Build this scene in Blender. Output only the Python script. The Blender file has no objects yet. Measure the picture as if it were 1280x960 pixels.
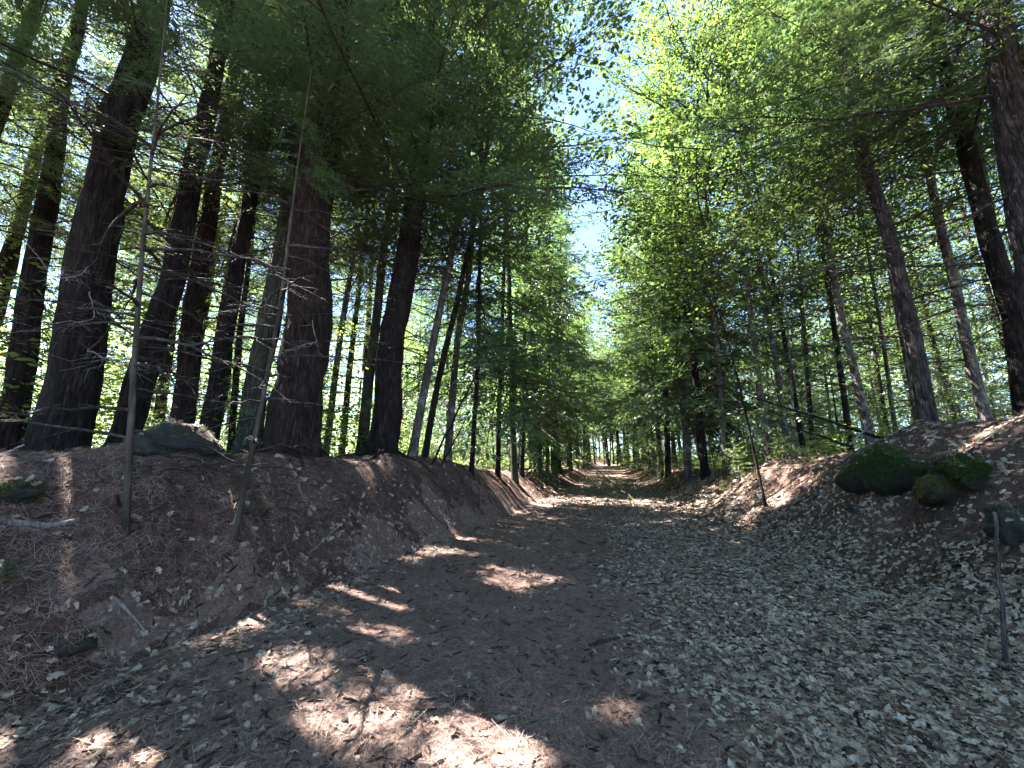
import bpy, math, random
import numpy as np
from mathutils import Vector

rng = np.random.default_rng(11)
random.seed(11)
C = bpy.context.scene.collection
sc = bpy.context.scene

# ------------------------------------------------------------------ camera model (used to read the place off the photograph)
F = 475.0
PITCH = math.radians(11.0)
CAM_H = 1.5
cp, sp = math.cos(PITCH), math.sin(PITCH)


def ray(px, py):
    a = (px - 640.0) / F
    b = (480.0 - py) / F
    return np.array([a, cp - b * sp, sp + b * cp])


def at_depth(px, py, Y):
    d = ray(px, py)
    return np.array([0, 0, CAM_H]) + d * (Y / d[1])


def project(P):
    P = np.asarray(P, float) - np.array([0, 0, CAM_H])
    fwd = P[..., 1] * cp + P[..., 2] * sp
    up = -P[..., 1] * sp + P[..., 2] * cp
    return 640 + F * P[..., 0] / fwd, 480 - F * up / fwd


# ------------------------------------------------------------------ noise and terrain
_T = np.random.default_rng(5).random((256, 256))


def vnoise(x, y):
    x = np.asarray(x, float); y = np.asarray(y, float)
    xi = np.floor(x).astype(int); yi = np.floor(y).astype(int)
    fx = x - xi; fy = y - yi
    fx = fx * fx * (3 - 2 * fx); fy = fy * fy * (3 - 2 * fy)
    a = _T[xi & 255, yi & 255]; b = _T[(xi + 1) & 255, yi & 255]
    c = _T[xi & 255, (yi + 1) & 255]; d = _T[(xi + 1) & 255, (yi + 1) & 255]
    return (a * (1 - fx) + b * fx) * (1 - fy) + (c * (1 - fx) + d * fx) * fy


def fbm(x, y, o=4):
    s = 0; a = 0.5
    for i in range(o):
        s = s + a * (vnoise(x * 2 ** i + 17.3 * i, y * 2 ** i + 5.1 * i) - 0.5)
        a *= 0.55
    return s


def sstep(x):
    x = np.clip(x, 0, 1)
    return x * x * (3 - 2 * x)


def axis_x(y):
    y = np.asarray(y, float)
    return 0.246 * y - 0.15 + 0.006 * np.maximum(y - 42, 0) ** 2 * (y < 300)


def lateral(x, y):
    return (x - axis_x(y)) * 0.971


BUMPS = []


def terrain(x, y, fine=True):
    x = np.asarray(x, float); y = np.asarray(y, float)
    yy = np.clip(y, -20, 60)
    s = (x - (0.246 * y - 0.15 + 0.006 * np.clip(yy - 42, 0, 20) ** 2)) * 0.971
    HL = np.interp(y, [-10, 6, 9, 11, 14, 20, 40, 80], [1.5, 1.5, 1.5, 1.3, .95, .6, .4, .5])
    HR = np.interp(y, [-10, 4, 6, 9, 15, 25, 45, 80], [1.9, 1.9, 1.85, 1.5, .95, .6, .4, .5])
    wob = 0.9 * fbm(x * 0 + 3.3, y * 0.35, 3)
    wob2 = 0.9 * fbm(x * 0 + 9.3, y * 0.4, 3)
    xL = np.clip((-s - np.interp(y, [0, 5, 8, 14, 20], [3.3, 3.2, 2.6, 2.0, 1.5]) + np.interp(y, [8, 16], [.6, 1.5]) * wob) / 1.65, 0, 1)
    uL = .5 * sstep(xL) + .5 * (1 - (1 - xL) ** 2.2)
    uR = sstep((s - np.interp(y, [0, 5, 10, 16, 22], [3.0, 2.9, 2.6, 2.1, 1.6]) + np.interp(y, [8, 16], [.7, 1.6]) * wob2) / np.interp(y, [5, 20], [2.5, 1.8]))
    z = HL * uL + HR * uR
    z = z - np.clip((-s - 6.0) * 0.05, 0, .8) - np.clip((s - 6.5) * 0.05, 0, .8)
    z = z + np.interp(y, [-10, 8, 15, 25, 40, 70, 120], [0, 0, .04, .12, .34, .9, 1.6])
    bank = np.maximum(uL, uR)
    edge = 4 * np.maximum(uL * (1 - uL), uR * (1 - uR))
    z = z + (0.05 + 0.30 * bank + 0.2 * edge) * fbm(x * .9, y * .9, 3)
    # wheel-worn hollow in the middle of the path
    z = z - 0.05 * np.exp(-((s + 0.6) / 1.3) ** 2)
    for bx, by, bh, br in BUMPS:
        z = z + bh * np.exp(-((x - bx) ** 2 + (y - by) ** 2) / (br * br))
    if fine:
        z = z + (0.035 + 0.06 * edge + .03 * bank) * fbm(x * 4.1, y * 4.1, 3)
    return z


def ground_hit(px, py):
    d = ray(px, py)
    p = np.array([0, 0, CAM_H]); t = 1.0
    while t < 90:
        q = p + d * t
        if q[2] <= terrain(q[0], q[1]):
            break
        t += 0.02
    return p + d * t


# mounds and hollows of the banks, read off the photograph
_b = []
for px_, py_, h_, r_ in ((1120, 590, .34, .75), (1225, 605, .36, .75), (1128, 662, -.16, .32), (1215, 668, -.14, .3), (1085, 725, -.14, .4), (1180, 745, .10, .5), (218, 590, .16, .75),
                         (165, 678, .10, .3), (292, 674, .12, .32), (245, 660, -.14, .26), (70, 640, -.12, .4), (470, 605, .16, .5), (560, 615, -.12, .4), (400, 610, .08, .5), (700, 612, .15, .8),
                         (960, 592, .14, .5), (905, 605, -.12, .5), (640, 610, .14, .6), (1000, 610, -.12, .4)):
    g_ = ground_hit(px_, py_); _b.append((g_[0], g_[1], h_, r_))
BUMPS.extend(_b)

# ------------------------------------------------------------------ mesh helpers
def build_mesh(name, V, groups, mats, smooth=True):
    """groups: list of (faces (n,k) array, material index)"""
    me = bpy.data.meshes.new(name)
    V = np.asarray(V, np.float32).reshape(-1, 3)
    me.vertices.add(len(V))
    me.vertices.foreach_set('co', V.ravel())
    idx, starts, mi = [], [], []
    n = 0
    for f, m in groups:
        f = np.asarray(f, np.int32)
        if len(f) == 0:
            continue
        k = f.shape[1]
        idx.append(f.ravel())
        starts.append(n + k * np.arange(len(f), dtype=np.int32))
        mi.append(np.full(len(f), m, np.int32))
        n += f.size
    idx = np.concatenate(idx); starts = np.concatenate(starts); mi = np.concatenate(mi)
    me.loops.add(len(idx)); me.loops.foreach_set('vertex_index', idx)
    me.polygons.add(len(starts))
    me.polygons.foreach_set('loop_start', starts)
    me.polygons.foreach_set('material_index', mi)
    me.polygons.foreach_set('use_smooth', np.full(len(starts), smooth, bool))
    for m in mats:
        me.materials.append(m)
    me.update(calc_edges=True)
    return me


def link(name, me, parent=None, loc=None):
    o = bpy.data.objects.new(name, me)
    C.objects.link(o)
    if parent is not None:
        o.parent = parent
    if loc is not None:
        o.location = loc
    return o


def tag(o, label=None, cat=None, group=None, kind=None):
    if label: o['label'] = label
    if cat: o['category'] = cat
    if group: o['group'] = group
    if kind: o['kind'] = kind
    return o


def tube(P, R, sides=6, cap=True, rough=0.0, seed=0, furrow=0):
    """a tube along the points P with radii R: vertices, quads"""
    P = np.asarray(P, float); n = len(P); R = np.asarray(R, float)
    T = np.gradient(P, axis=0)
    T /= np.linalg.norm(T, axis=1, keepdims=True) + 1e-9
    m = np.abs(T.mean(axis=0))
    ref = np.array([1., 0, 0]) if m[0] < 0.7 else np.array([0, 1., 0])
    A = np.cross(T, ref); A /= np.linalg.norm(A, axis=1, keepdims=True) + 1e-9
    B = np.cross(T, A)
    th = np.arange(sides) * 2 * math.pi / sides
    rr = R[:, None] * np.ones(sides)[None, :]
    if rough:
        zz = np.concatenate([[0], np.cumsum(np.linalg.norm(np.diff(P, axis=0), axis=1))])
        U = np.cos(th)[None, :] * 1.3 + seed; W = np.sin(th)[None, :] * 1.3
        lump = vnoise(U * 1.5 + zz[:, None] * .9, W * 1.5 + 7 + zz[:, None] * .4) - .5
        rr = rr * (1 + rough * lump)
        if furrow:
            k = th[None, :] * sides / (2 * math.pi) * .5
            fu = vnoise(k * 1.0 + seed * 7 + .6 * vnoise(zz[:, None] * 2, k), zz[:, None] * 2.6 + seed) - .5
            rr = rr + furrow * fu
    V = P[:, None, :] + rr[..., None] * (np.cos(th)[None, :, None] * A[:, None, :] + np.sin(th)[None, :, None] * B[:, None, :])
    V = V.reshape(-1, 3)
    i = np.arange(n - 1)[:, None] * sides; j = np.arange(sides)[None, :]; j2 = (j + 1) % sides
    f = np.stack([i + j, i + j2, i + sides + j2, i + sides + j], -1).reshape(-1, 4)
    return V, f


class Bag:
    """collects pieces of several face sizes into one mesh"""
    def __init__(s):
        s.v = []; s.n = 0; s.f = {}

    def add(s, V, f, m=0):
        f = np.asarray(f, np.int64)
        s.v.append(np.asarray(V, np.float32).reshape(-1, 3))
        s.f.setdefault((f.shape[1], m), []).append(f + s.n)
        s.n += len(s.v[-1])

    def mesh(s, name, mats, smooth=True):
        return build_mesh(name, np.concatenate(s.v), [(np.concatenate(a), k[1]) for k, a in s.f.items()], mats, smooth)


# ------------------------------------------------------------------ materials
def new_mat(name):
    m = bpy.data.materials.new(name); m.use_nodes = True
    nt = m.node_tree; nt.nodes.clear()
    out = nt.nodes.new('ShaderNodeOutputMaterial')
    return m, nt, out


def N(nt, t, **kw):
    n = nt.nodes.new(t)
    for k, v in kw.items():
        if k.startswith('i_'):
            n.inputs[k[2:].replace('_', ' ')].default_value = v
        else:
            setattr(n, k, v)
    return n


def ramp(nt, fac, stops):
    r = nt.nodes.new('ShaderNodeValToRGB')
    e = r.color_ramp.elements
    while len(e) < len(stops):
        e.new(0.5)
    for q, (p, c) in zip(e, stops):
        q.position = p; q.color = (*c, 1)
    nt.links.new(fac, r.inputs[0])
    return r


def coords(nt, scale=(1, 1, 1), kind='Object'):
    tc = nt.nodes.new('ShaderNodeTexCoord')
    mp = nt.nodes.new('ShaderNodeMapping'); mp.inputs['Scale'].default_value = scale
    nt.links.new(tc.outputs[kind], mp.inputs[0])
    return mp.outputs[0]


def leaf_mat(name, stops, trans, tfac=0.45, rough=.5, gloss=.06):
    m, nt, out = new_mat(name)
    g = N(nt, 'ShaderNodeNewGeometry')
    r = ramp(nt, g.outputs['Random Per Island'], stops)
    d = N(nt, 'ShaderNodeBsdfDiffuse'); nt.links.new(r.outputs[0], d.inputs[0])
    mx0 = N(nt, 'ShaderNodeMix', data_type='RGBA'); mx0.inputs[0].default_value = .8
    nt.links.new(r.outputs[0], mx0.inputs[6]); mx0.inputs[7].default_value = (*trans, 1)
    t = N(nt, 'ShaderNodeBsdfTranslucent'); nt.links.new(mx0.outputs[2], t.inputs[0])
    a = N(nt, 'ShaderNodeMixShader'); a.inputs[0].default_value = tfac
    nt.links.new(d.outputs[0], a.inputs[1]); nt.links.new(t.outputs[0], a.inputs[2])
    gl = N(nt, 'ShaderNodeBsdfGlossy'); gl.inputs['Roughness'].default_value = rough
    gl.inputs[0].default_value = (.8, .85, .8, 1)
    b = N(nt, 'ShaderNodeMixShader'); b.inputs[0].default_value = gloss
    nt.links.new(a.outputs[0], b.inputs[1]); nt.links.new(gl.outputs[0], b.inputs[2])
    nt.links.new(b.outputs[0], out.inputs[0])
    return m


def bark_mat(name, dark, mid, pale, pale_at=.72, vs=.14, scale=26, bump=.9, lichen=None, plates=.6):
    m, nt, out = new_mat(name)
    v = coords(nt, (1, 1, vs))
    n = N(nt, 'ShaderNodeTexNoise', i_Scale=scale, i_Detail=6.0, i_Roughness=.62)
    nt.links.new(v, n.inputs['Vector'])
    r = ramp(nt, n.outputs[0], [(.30, dark), (.5, mid), (pale_at, pale)])
    v2 = coords(nt, (1, 1, .6))
    n2 = N(nt, 'ShaderNodeTexNoise', i_Scale=3.2, i_Detail=4.0, i_Roughness=.6)
    nt.links.new(v2, n2.inputs['Vector'])
    r2 = ramp(nt, n2.outputs[0], [(.35, (.62, .58, .56)), (.62, (1.15, 1.12, 1.1))])
    mu = N(nt, 'ShaderNodeMix', data_type='RGBA', blend_type='MULTIPLY'); mu.inputs[0].default_value = 1
    nt.links.new(r.outputs[0], mu.inputs[6]); nt.links.new(r2.outputs[0], mu.inputs[7])
    col = mu.outputs[2]
    if lichen:
        n3 = N(nt, 'ShaderNodeTexNoise', i_Scale=5.0, i_Detail=7.0, i_Roughness=.7)
        nt.links.new(coords(nt, (1, 1, .8)), n3.inputs['Vector'])
        r3 = ramp(nt, n3.outputs[0], [(.53, (0, 0, 0)), (.62, (1, 1, 1))])
        ml = N(nt, 'ShaderNodeMix', data_type='RGBA')
        nt.links.new(r3.outputs[0], ml.inputs[0]); nt.links.new(col, ml.inputs[6]); ml.inputs[7].default_value = (*lichen, 1)
        col = ml.outputs[2]
    # furrows between long bark plates
    vd = N(nt, 'ShaderNodeVectorMath', operation='ADD'); vsC = coords(nt, (1, 1, .12)); nd = N(nt, 'ShaderNodeTexNoise', i_Scale=7.0, i_Detail=3.0)
    nt.links.new(vsC, nd.inputs['Vector'])
    sc1 = N(nt, 'ShaderNodeVectorMath', operation='SCALE'); sc1.inputs['Scale'].default_value = .09
    nt.links.new(nd.outputs['Color'], sc1.inputs[0]); nt.links.new(vsC, vd.inputs[0]); nt.links.new(sc1.outputs[0], vd.inputs[1])
    vo = N(nt, 'ShaderNodeTexVoronoi', feature='DISTANCE_TO_EDGE', i_Scale=24.0); nt.links.new(vd.outputs[0], vo.inputs['Vector'])
    fr = ramp(nt, vo.outputs['Distance'], [(0, (plates, plates, plates)), (.16, (1, 1, 1))])
    m3 = N(nt, 'ShaderNodeMix', data_type='RGBA', blend_type='MULTIPLY'); m3.inputs[0].default_value = 1
    nt.links.new(col, m3.inputs[6]); nt.links.new(fr.outputs[0], m3.inputs[7]); col = m3.outputs[2]
    hh = N(nt, 'ShaderNodeMath', operation='ADD'); nt.links.new(n.outputs[0], hh.inputs[0]); nt.links.new(fr.outputs[0], hh.inputs[1])
    b = N(nt, 'ShaderNodeBump', i_Strength=bump, i_Distance=.04)
    nt.links.new(hh.outputs[0], b.inputs['Height'])
    p = N(nt, 'ShaderNodeBsdfPrincipled', i_Roughness=.92)
    p.inputs['Specular IOR Level'].default_value = .15
    nt.links.new(col, p.inputs['Base Color']); nt.links.new(b.outputs[0], p.inputs['Normal'])
    nt.links.new(p.outputs[0], out.inputs[0])
    return m


def ground_mat(name, a, b, c, green=None):
    m, nt, out = new_mat(name)
    v = coords(nt)
    n1 = N(nt, 'ShaderNodeTexNoise', i_Scale=1.1, i_Detail=5.0, i_Roughness=.6); nt.links.new(v, n1.inputs['Vector'])
    n2 = N(nt, 'ShaderNodeTexNoise', i_Scale=38.0, i_Detail=6.0, i_Roughness=.72, i_Distortion=1.2); nt.links.new(v, n2.inputs['Vector'])
    n3 = N(nt, 'ShaderNodeTexVoronoi', i_Scale=24.0); nt.links.new(v, n3.inputs['Vector'])
    r1 = ramp(nt, n1.outputs[0], [(.3, a), (.52, b), (.72, c)])
    r2 = ramp(nt, n2.outputs[0], [(.32, (.35, .34, .33)), (.5, (.9, .9, .9)), (.7, (1.55, 1.5, 1.45))])
    mu = N(nt, 'ShaderNodeMix', data_type='RGBA', blend_type='MULTIPLY'); mu.inputs[0].default_value = 1
    nt.links.new(r1.outputs[0], mu.inputs[6]); nt.links.new(r2.outputs[0], mu.inputs[7])
    r3 = ramp(nt, n3.outputs['Color'], [(.2, (.75, .72, .72)), (.8, (1.2, 1.2, 1.18))])
    mu2 = N(nt, 'ShaderNodeMix', data_type='RGBA', blend_type='MULTIPLY'); mu2.inputs[0].default_value = .8
    nt.links.new(mu.outputs[2], mu2.inputs[6]); nt.links.new(r3.outputs[0], mu2.inputs[7])
    bp = N(nt, 'ShaderNodeBump', i_Strength=.9, i_Distance=.03); nt.links.new(n2.outputs[0], bp.inputs['Height'])
    p = N(nt, 'ShaderNodeBsdfPrincipled', i_Roughness=.95); p.inputs['Specular IOR Level'].default_value = .1
    nt.links.new(mu2.outputs[2], p.inputs['Base Color']); nt.links.new(bp.outputs[0], p.inputs['Normal'])
    nt.links.new(p.outputs[0], out.inputs[0])
    return m


def rock_mat(name, rock, moss, amount):
    m, nt, out = new_mat(name)
    v = coords(nt)
    n = N(nt, 'ShaderNodeTexNoise', i_Scale=7.0, i_Detail=8.0, i_Roughness=.65); nt.links.new(v, n.inputs['Vector'])
    nb = N(nt, 'ShaderNodeTexNoise', i_Scale=60.0, i_Detail=4.0, i_Roughness=.7); nt.links.new(v, nb.inputs['Vector'])
    r = ramp(nt, n.outputs[0], [(.3, tuple(x * .5 for x in rock)), (.6, rock), (.78, tuple(min(1, x * 1.7) for x in rock))])
    rm = ramp(nt, nb.outputs[0], [(.3, tuple(x * .35 for x in moss)), (.55, moss), (.75, tuple(x * 1.7 for x in moss))])
    g = N(nt, 'ShaderNodeNewGeometry'); sx = N(nt, 'ShaderNodeSeparateXYZ'); nt.links.new(g.outputs['Normal'], sx.inputs[0])
    ad = N(nt, 'ShaderNodeMath', operation='MULTIPLY_ADD'); nt.links.new(sx.outputs[2], ad.inputs[0]); ad.inputs[1].default_value = .35
    nt.links.new(n.outputs[0], ad.inputs[2])
    rr = ramp(nt, ad.outputs[0], [(.72 - amount, (0, 0, 0)), (.84 - amount, (1, 1, 1))])
    mx = N(nt, 'ShaderNodeMix', data_type='RGBA'); nt.links.new(rr.outputs[0], mx.inputs[0])
    nt.links.new(r.outputs[0], mx.inputs[6]); nt.links.new(rm.outputs[0], mx.inputs[7])
    n4 = N(nt, 'ShaderNodeTexNoise', i_Scale=3.0, i_Detail=5.0, i_Roughness=.6); nt.links.new(coords(nt, (1.3, 1, 1)), n4.inputs['Vector'])
    a4 = N(nt, 'ShaderNodeMath', operation='MULTIPLY_ADD'); nt.links.new(sx.outputs[2], a4.inputs[0]); a4.inputs[1].default_value = .25; nt.links.new(n4.outputs[0], a4.inputs[2])
    r4 = ramp(nt, a4.outputs[0], [(.70, (0, 0, 0)), (.76, (1, 1, 1))])
    rd = ramp(nt, nb.outputs[0], [(.3, (.035, .022, .017)), (.5, (.085, .055, .042)), (.72, (.15, .105, .085))])
    mx2 = N(nt, 'ShaderNodeMix', data_type='RGBA'); nt.links.new(r4.outputs[0], mx2.inputs[0]); nt.links.new(mx.outputs[2], mx2.inputs[6]); nt.links.new(rd.outputs[0], mx2.inputs[7])
    mx = mx2
    sm = N(nt, 'ShaderNodeMath', operation='ADD'); nt.links.new(n.outputs[0], sm.inputs[0]); nt.links.new(nb.outputs[0], sm.inputs[1])
    bp = N(nt, 'ShaderNodeBump', i_Strength=1.0, i_Distance=.08); nt.links.new(sm.outputs[0], bp.inputs['Height'])
    p = N(nt, 'ShaderNodeBsdfPrincipled', i_Roughness=.9); p.inputs['Specular IOR Level'].default_value = .2
    nt.links.new(mx.outputs[2], p.inputs['Base Color']); nt.links.new(bp.outputs[0], p.inputs['Normal'])
    nt.links.new(p.outputs[0], out.inputs[0])
    return m


def litter_mat(name, stops):
    m, nt, out = new_mat(name)
    g = N(nt, 'ShaderNodeNewGeometry')
    r = ramp(nt, g.outputs['Random Per Island'], stops)
    n = N(nt, 'ShaderNodeTexNoise', i_Scale=45.0, i_Detail=3.0); nt.links.new(coords(nt), n.inputs['Vector'])
    r2 = ramp(nt, n.outputs[0], [(.3, (.6, .58, .56)), (.65, (1.15, 1.15, 1.15))])
    mu = N(nt, 'ShaderNodeMix', data_type='RGBA', blend_type='MULTIPLY'); mu.inputs[0].default_value = 1
    nt.links.new(r.outputs[0], mu.inputs[6]); nt.links.new(r2.outputs[0], mu.inputs[7])
    p = N(nt, 'ShaderNodeBsdfPrincipled', i_Roughness=.7); p.inputs['Specular IOR Level'].default_value = .12
    nt.links.new(mu.outputs[2], p.inputs['Base Color']); nt.links.new(p.outputs[0], out.inputs[0])
    return m


M_NEEDLE = leaf_mat('pine_needles', [(0, (.020, .041, .020)), (.5, (.037, .066, .029)), (.85, (.058, .090, .038)), (1, (.092, .116, .048))], (.15, .21, .055), .46)
M_NEEDLE2 = leaf_mat('hemlock_needles', [(0, (.022, .055, .026)), (.6, (.04, .085, .034)), (1, (.075, .125, .045))], (.15, .25, .06), .46)
M_LEAF = leaf_mat('maple_leaves', [(0, (.018, .044, .014)), (.45, (.038, .076, .018)), (.85, (.068, .108, .022)), (1, (.11, .135, .028))], (.12, .19, .03), .46)
M_LEAF2 = leaf_mat('beech_leaves', [(0, (.026, .060, .020)), (.6, (.055, .10, .028)), (1, (.10, .145, .036))], (.11, .18, .04), .46)
M_YOUNG = leaf_mat('understorey_leaves', [(0, (.035, .08, .018)), (.5, (.065, .12, .024)), (1, (.12, .16, .035))], (.24, .33, .06), .56)
M_BARK = bark_mat('pine_bark', (.006, .005, .0045), (.018, .014, .0125), (.045, .036, .033), vs=.2, scale=21, bump=1.0)
M_BARK_RED = bark_mat('reddish_pine_bark', (.008, .0055, .005), (.027, .018, .0155), (.062, .045, .039), vs=.2, scale=21, bump=1.0)
M_BARK_GREY = bark_mat('maple_bark', (.035, .032, .03), (.09, .082, .075), (.17, .16, .15), lichen=(.23, .24, .22), scale=18, bump=.5)
M_BARK_PALE = bark_mat('pale_bark', (.03, .026, .024), (.10, .088, .082), (.22, .20, .19), scale=16, vs=.3, lichen=(.22, .215, .20), plates=.75)
M_BARK_PALE2 = bark_mat('purplish_pine_bark', (.016, .013, .0125), (.052, .043, .041), (.12, .105, .10), scale=18, vs=.3, bump=1.0)
M_BARK_MOSS = bark_mat('greenish_bark', (.022, .024, .018), (.05, .054, .04), (.10, .105, .08), lichen=(.075, .10, .06))
M_BARK_SAP = bark_mat('sapling_bark', (.025, .022, .017), (.06, .053, .042), (.11, .10, .082), scale=18, bump=.4, plates=.9)
M_TWIG = bark_mat('dead_twig', (.02, .017, .015), (.05, .043, .038), (.11, .10, .09), vs=1, scale=12, bump=.3)
M_DEADPALE = bark_mat('bleached_wood', (.12, .11, .1), (.26, .24, .22), (.42, .40, .37), vs=.3, scale=14, bump=.4)
M_GROUND = ground_mat('needle_duff', (.068, .043, .034), (.106, .069, .055), (.148, .098, .080))
M_PATH = ground_mat('trodden_needles', (.175, .118, .096), (.225, .158, .130), (.275, .20, .168))
M_LITTER = litter_mat('dead_leaves', [(0, (.075, .046, .032)), (.2, (.17, .118, .083)), (.5, (.285, .230, .170)), (.85, (.355, .298, .228)), (1, (.45, .395, .315))])
M_NLITTER = litter_mat('fallen_needles', [(0, (.12, .074, .057)), (.5, (.24, .165, .135)), (1, (.38, .295, .25))])
M_CHIP = litter_mat('bark_chips', [(0, (.015, .012, .01)), (.6, (.05, .038, .032)), (1, (.14, .105, .085))])
M_MOSS = leaf_mat('moss', [(0, (.03, .056, .014)), (.5, (.052, .088, .022)), (1, (.09, .12, .034))], (.08, .12, .025), .3, gloss=.0)
M_MOSS_Y = leaf_mat('yellow_moss', [(0, (.08, .075, .026)), (1, (.18, .16, .06))], (.16, .15, .04), .3, gloss=.0)
M_ROCK_GREEN = rock_mat('lichen_boulder', (.095, .10, .09), (.05, .068, .045), .08)
M_ROCK_MOSS = rock_mat('mossy_boulder', (.06, .052, .044), (.030, .046, .014), .22)
M_ROCK_YELLOW = rock_mat('yellow_mossy_boulder', (.07, .062, .048), (.085, .085, .03), .24)
M_ROCK_GREY = rock_mat('grey_boulder', (.10, .10, .088), (.07, .09, .055), .1)

# ------------------------------------------------------------------ light
SUN_AZ, SUN_EL = math.radians(-58), math.radians(53)       # azimuth from +Y towards +X
S = np.array([math.sin(SUN_AZ) * math.cos(SUN_EL), math.cos(SUN_AZ) * math.cos(SUN_EL), math.sin(SUN_EL)])
w = bpy.data.worlds.new('World'); sc.world = w; w.use_nodes = True
nt = w.node_tree
sky = nt.nodes.new('ShaderNodeTexSky'); sky.sky_type = 'NISHITA'; sky.sun_disc = False
sky.sun_elevation = SUN_EL; sky.sun_rotation = SUN_AZ
sky.air_density = .42; sky.dust_density = .05; sky.ozone_density = 2.0
bg = nt.nodes['Background']; bg.inputs[1].default_value = .05
nt.links.new(sky.outputs[0], bg.inputs[0])
L = bpy.data.lights.new('sun', 'SUN'); L.energy = 5.0; L.angle = math.radians(.5); L.color = (1, .925, .885)
lo = link('sun', L); lo.rotation_euler = Vector(S).to_track_quat('Z', 'Y').to_euler(); lo.location = (0, 0, 40)

cam = bpy.data.cameras.new('camera'); co = link('camera', cam)
cam.sensor_width = 36; cam.lens = F / 1280 * 36; cam.clip_start = .05; cam.clip_end = 2000
co.location = (0, 0, CAM_H); co.rotation_euler = (math.pi / 2 + PITCH, 0, 0)
sc.camera = co
sc.view_settings.view_transform = 'Standard'; sc.view_settings.look = 'None'
sc.view_settings.exposure = 4.75; sc.view_settings.gamma = 1
cy = sc.cycles
cy.max_bounces = 5; cy.diffuse_bounces = 4; cy.glossy_bounces = 1; cy.transmission_bounces = 4; cy.transparent_max_bounces = 4
cy.use_denoising = True; cy.caustics_reflective = False; cy.caustics_refractive = False
cy.sample_clamp_indirect = 4

# spots where the canopy lets the sun through: pixel read off the photograph -> ground point -> line towards the sun
PATCHES = [(505, 690, .36), (545, 690, .3), (650, 722, .34), (645, 745, .18), (415, 722, .36), (445, 745, .24), (275, 745, .3),
           (365, 832, .22), (390, 850, .16), (455, 798, .24), (505, 790, .16), (425, 900, .2), (490, 905, .24), (575, 928, .26), (635, 935, .24),
           (480, 840, .14), (100, 950, .22), (30, 925, .22), (190, 948, .16), (600, 685, .15), (922, 680, .13), (775, 890, .09), (545, 655, .3),
           (285, 605, .2), (40, 595, .25), (55, 630, .16), (440, 578, .3), (520, 868, .12), (640, 600, .8), (672, 618, .8), (740, 627, 1.0),
           (800, 628, 1.0), (905, 620, 1.0), (945, 602, 1.0), (880, 630, .8), (1250, 535, .4)]
PP = np.array([ground_hit(a, b) for a, b, _ in PATCHES] + [at_depth(105, 345, 4.9), at_depth(125, 410, 4.8), at_depth(190, 452, 4.8), at_depth(372, 440, 5.9)])
PR = np.array([r for *_, r in PATCHES] + [.3, .25, .2, .3])


def sunlit_mask(W):
    """True where the world points W lie outside every gap line"""
    keep = np.ones(len(W), bool)
    soft_u = np.random.default_rng(4).random(len(W))
    for p, r in zip(PP, PR):
        D = W - p
        al = D @ S
        d2 = (D * D).sum(1) - al * al
        e1 = np.cross(S, [0, 0, 1.]); e1 /= np.linalg.norm(e1); e2 = np.cross(S, e1)
        U_, V_ = D @ e1, D @ e2
        rr = r * (.75 + 1.5 * vnoise(U_ * 2.6 + p[0] * 7, V_ * 2.6 + p[1] * 5) * (.6 + .8 * vnoise(U_ * 9 + 3, V_ * 9)))
        keep &= ~((soft_u < (1.35 * rr - np.sqrt(np.maximum(d2, 0))) / (.9 * rr)) & (al > 0.3))
    return keep


# ------------------------------------------------------------------ foliage templates
def rotm(az, pitch, roll):
    ca, sa = math.cos(az), math.sin(az); cb, sb = math.cos(pitch), math.sin(pitch); cr, sr = math.cos(roll), math.sin(roll)
    Rz = np.array([[ca, -sa, 0], [sa, ca, 0], [0, 0, 1]])
    Ry = np.array([[cb, 0, -sb], [0, 1, 0], [sb, 0, cb]])       # +pitch lifts the tip
    Rx = np.array([[1, 0, 0], [0, cr, -sr], [0, sr, cr]])
    return Rz @ Ry @ Rx


def diamonds(P, D, Nn, ln, wd, fold=0.0):
    D = D / np.linalg.norm(D, axis=1, keepdims=True)
    Sd = np.cross(Nn, D); Sd /= np.linalg.norm(Sd, axis=1, keepdims=True) + 1e-9
    up = np.cross(D, Sd)
    ln = ln[:, None]; wd = wd[:, None]
    a = P; c = P + D * ln
    m = P + D * ln * .42
    b = m + Sd * wd * .5 + up * wd * fold
    d = m - Sd * wd * .5 + up * wd * fold
    return np.stack([a, b, c, d], 1)


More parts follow.
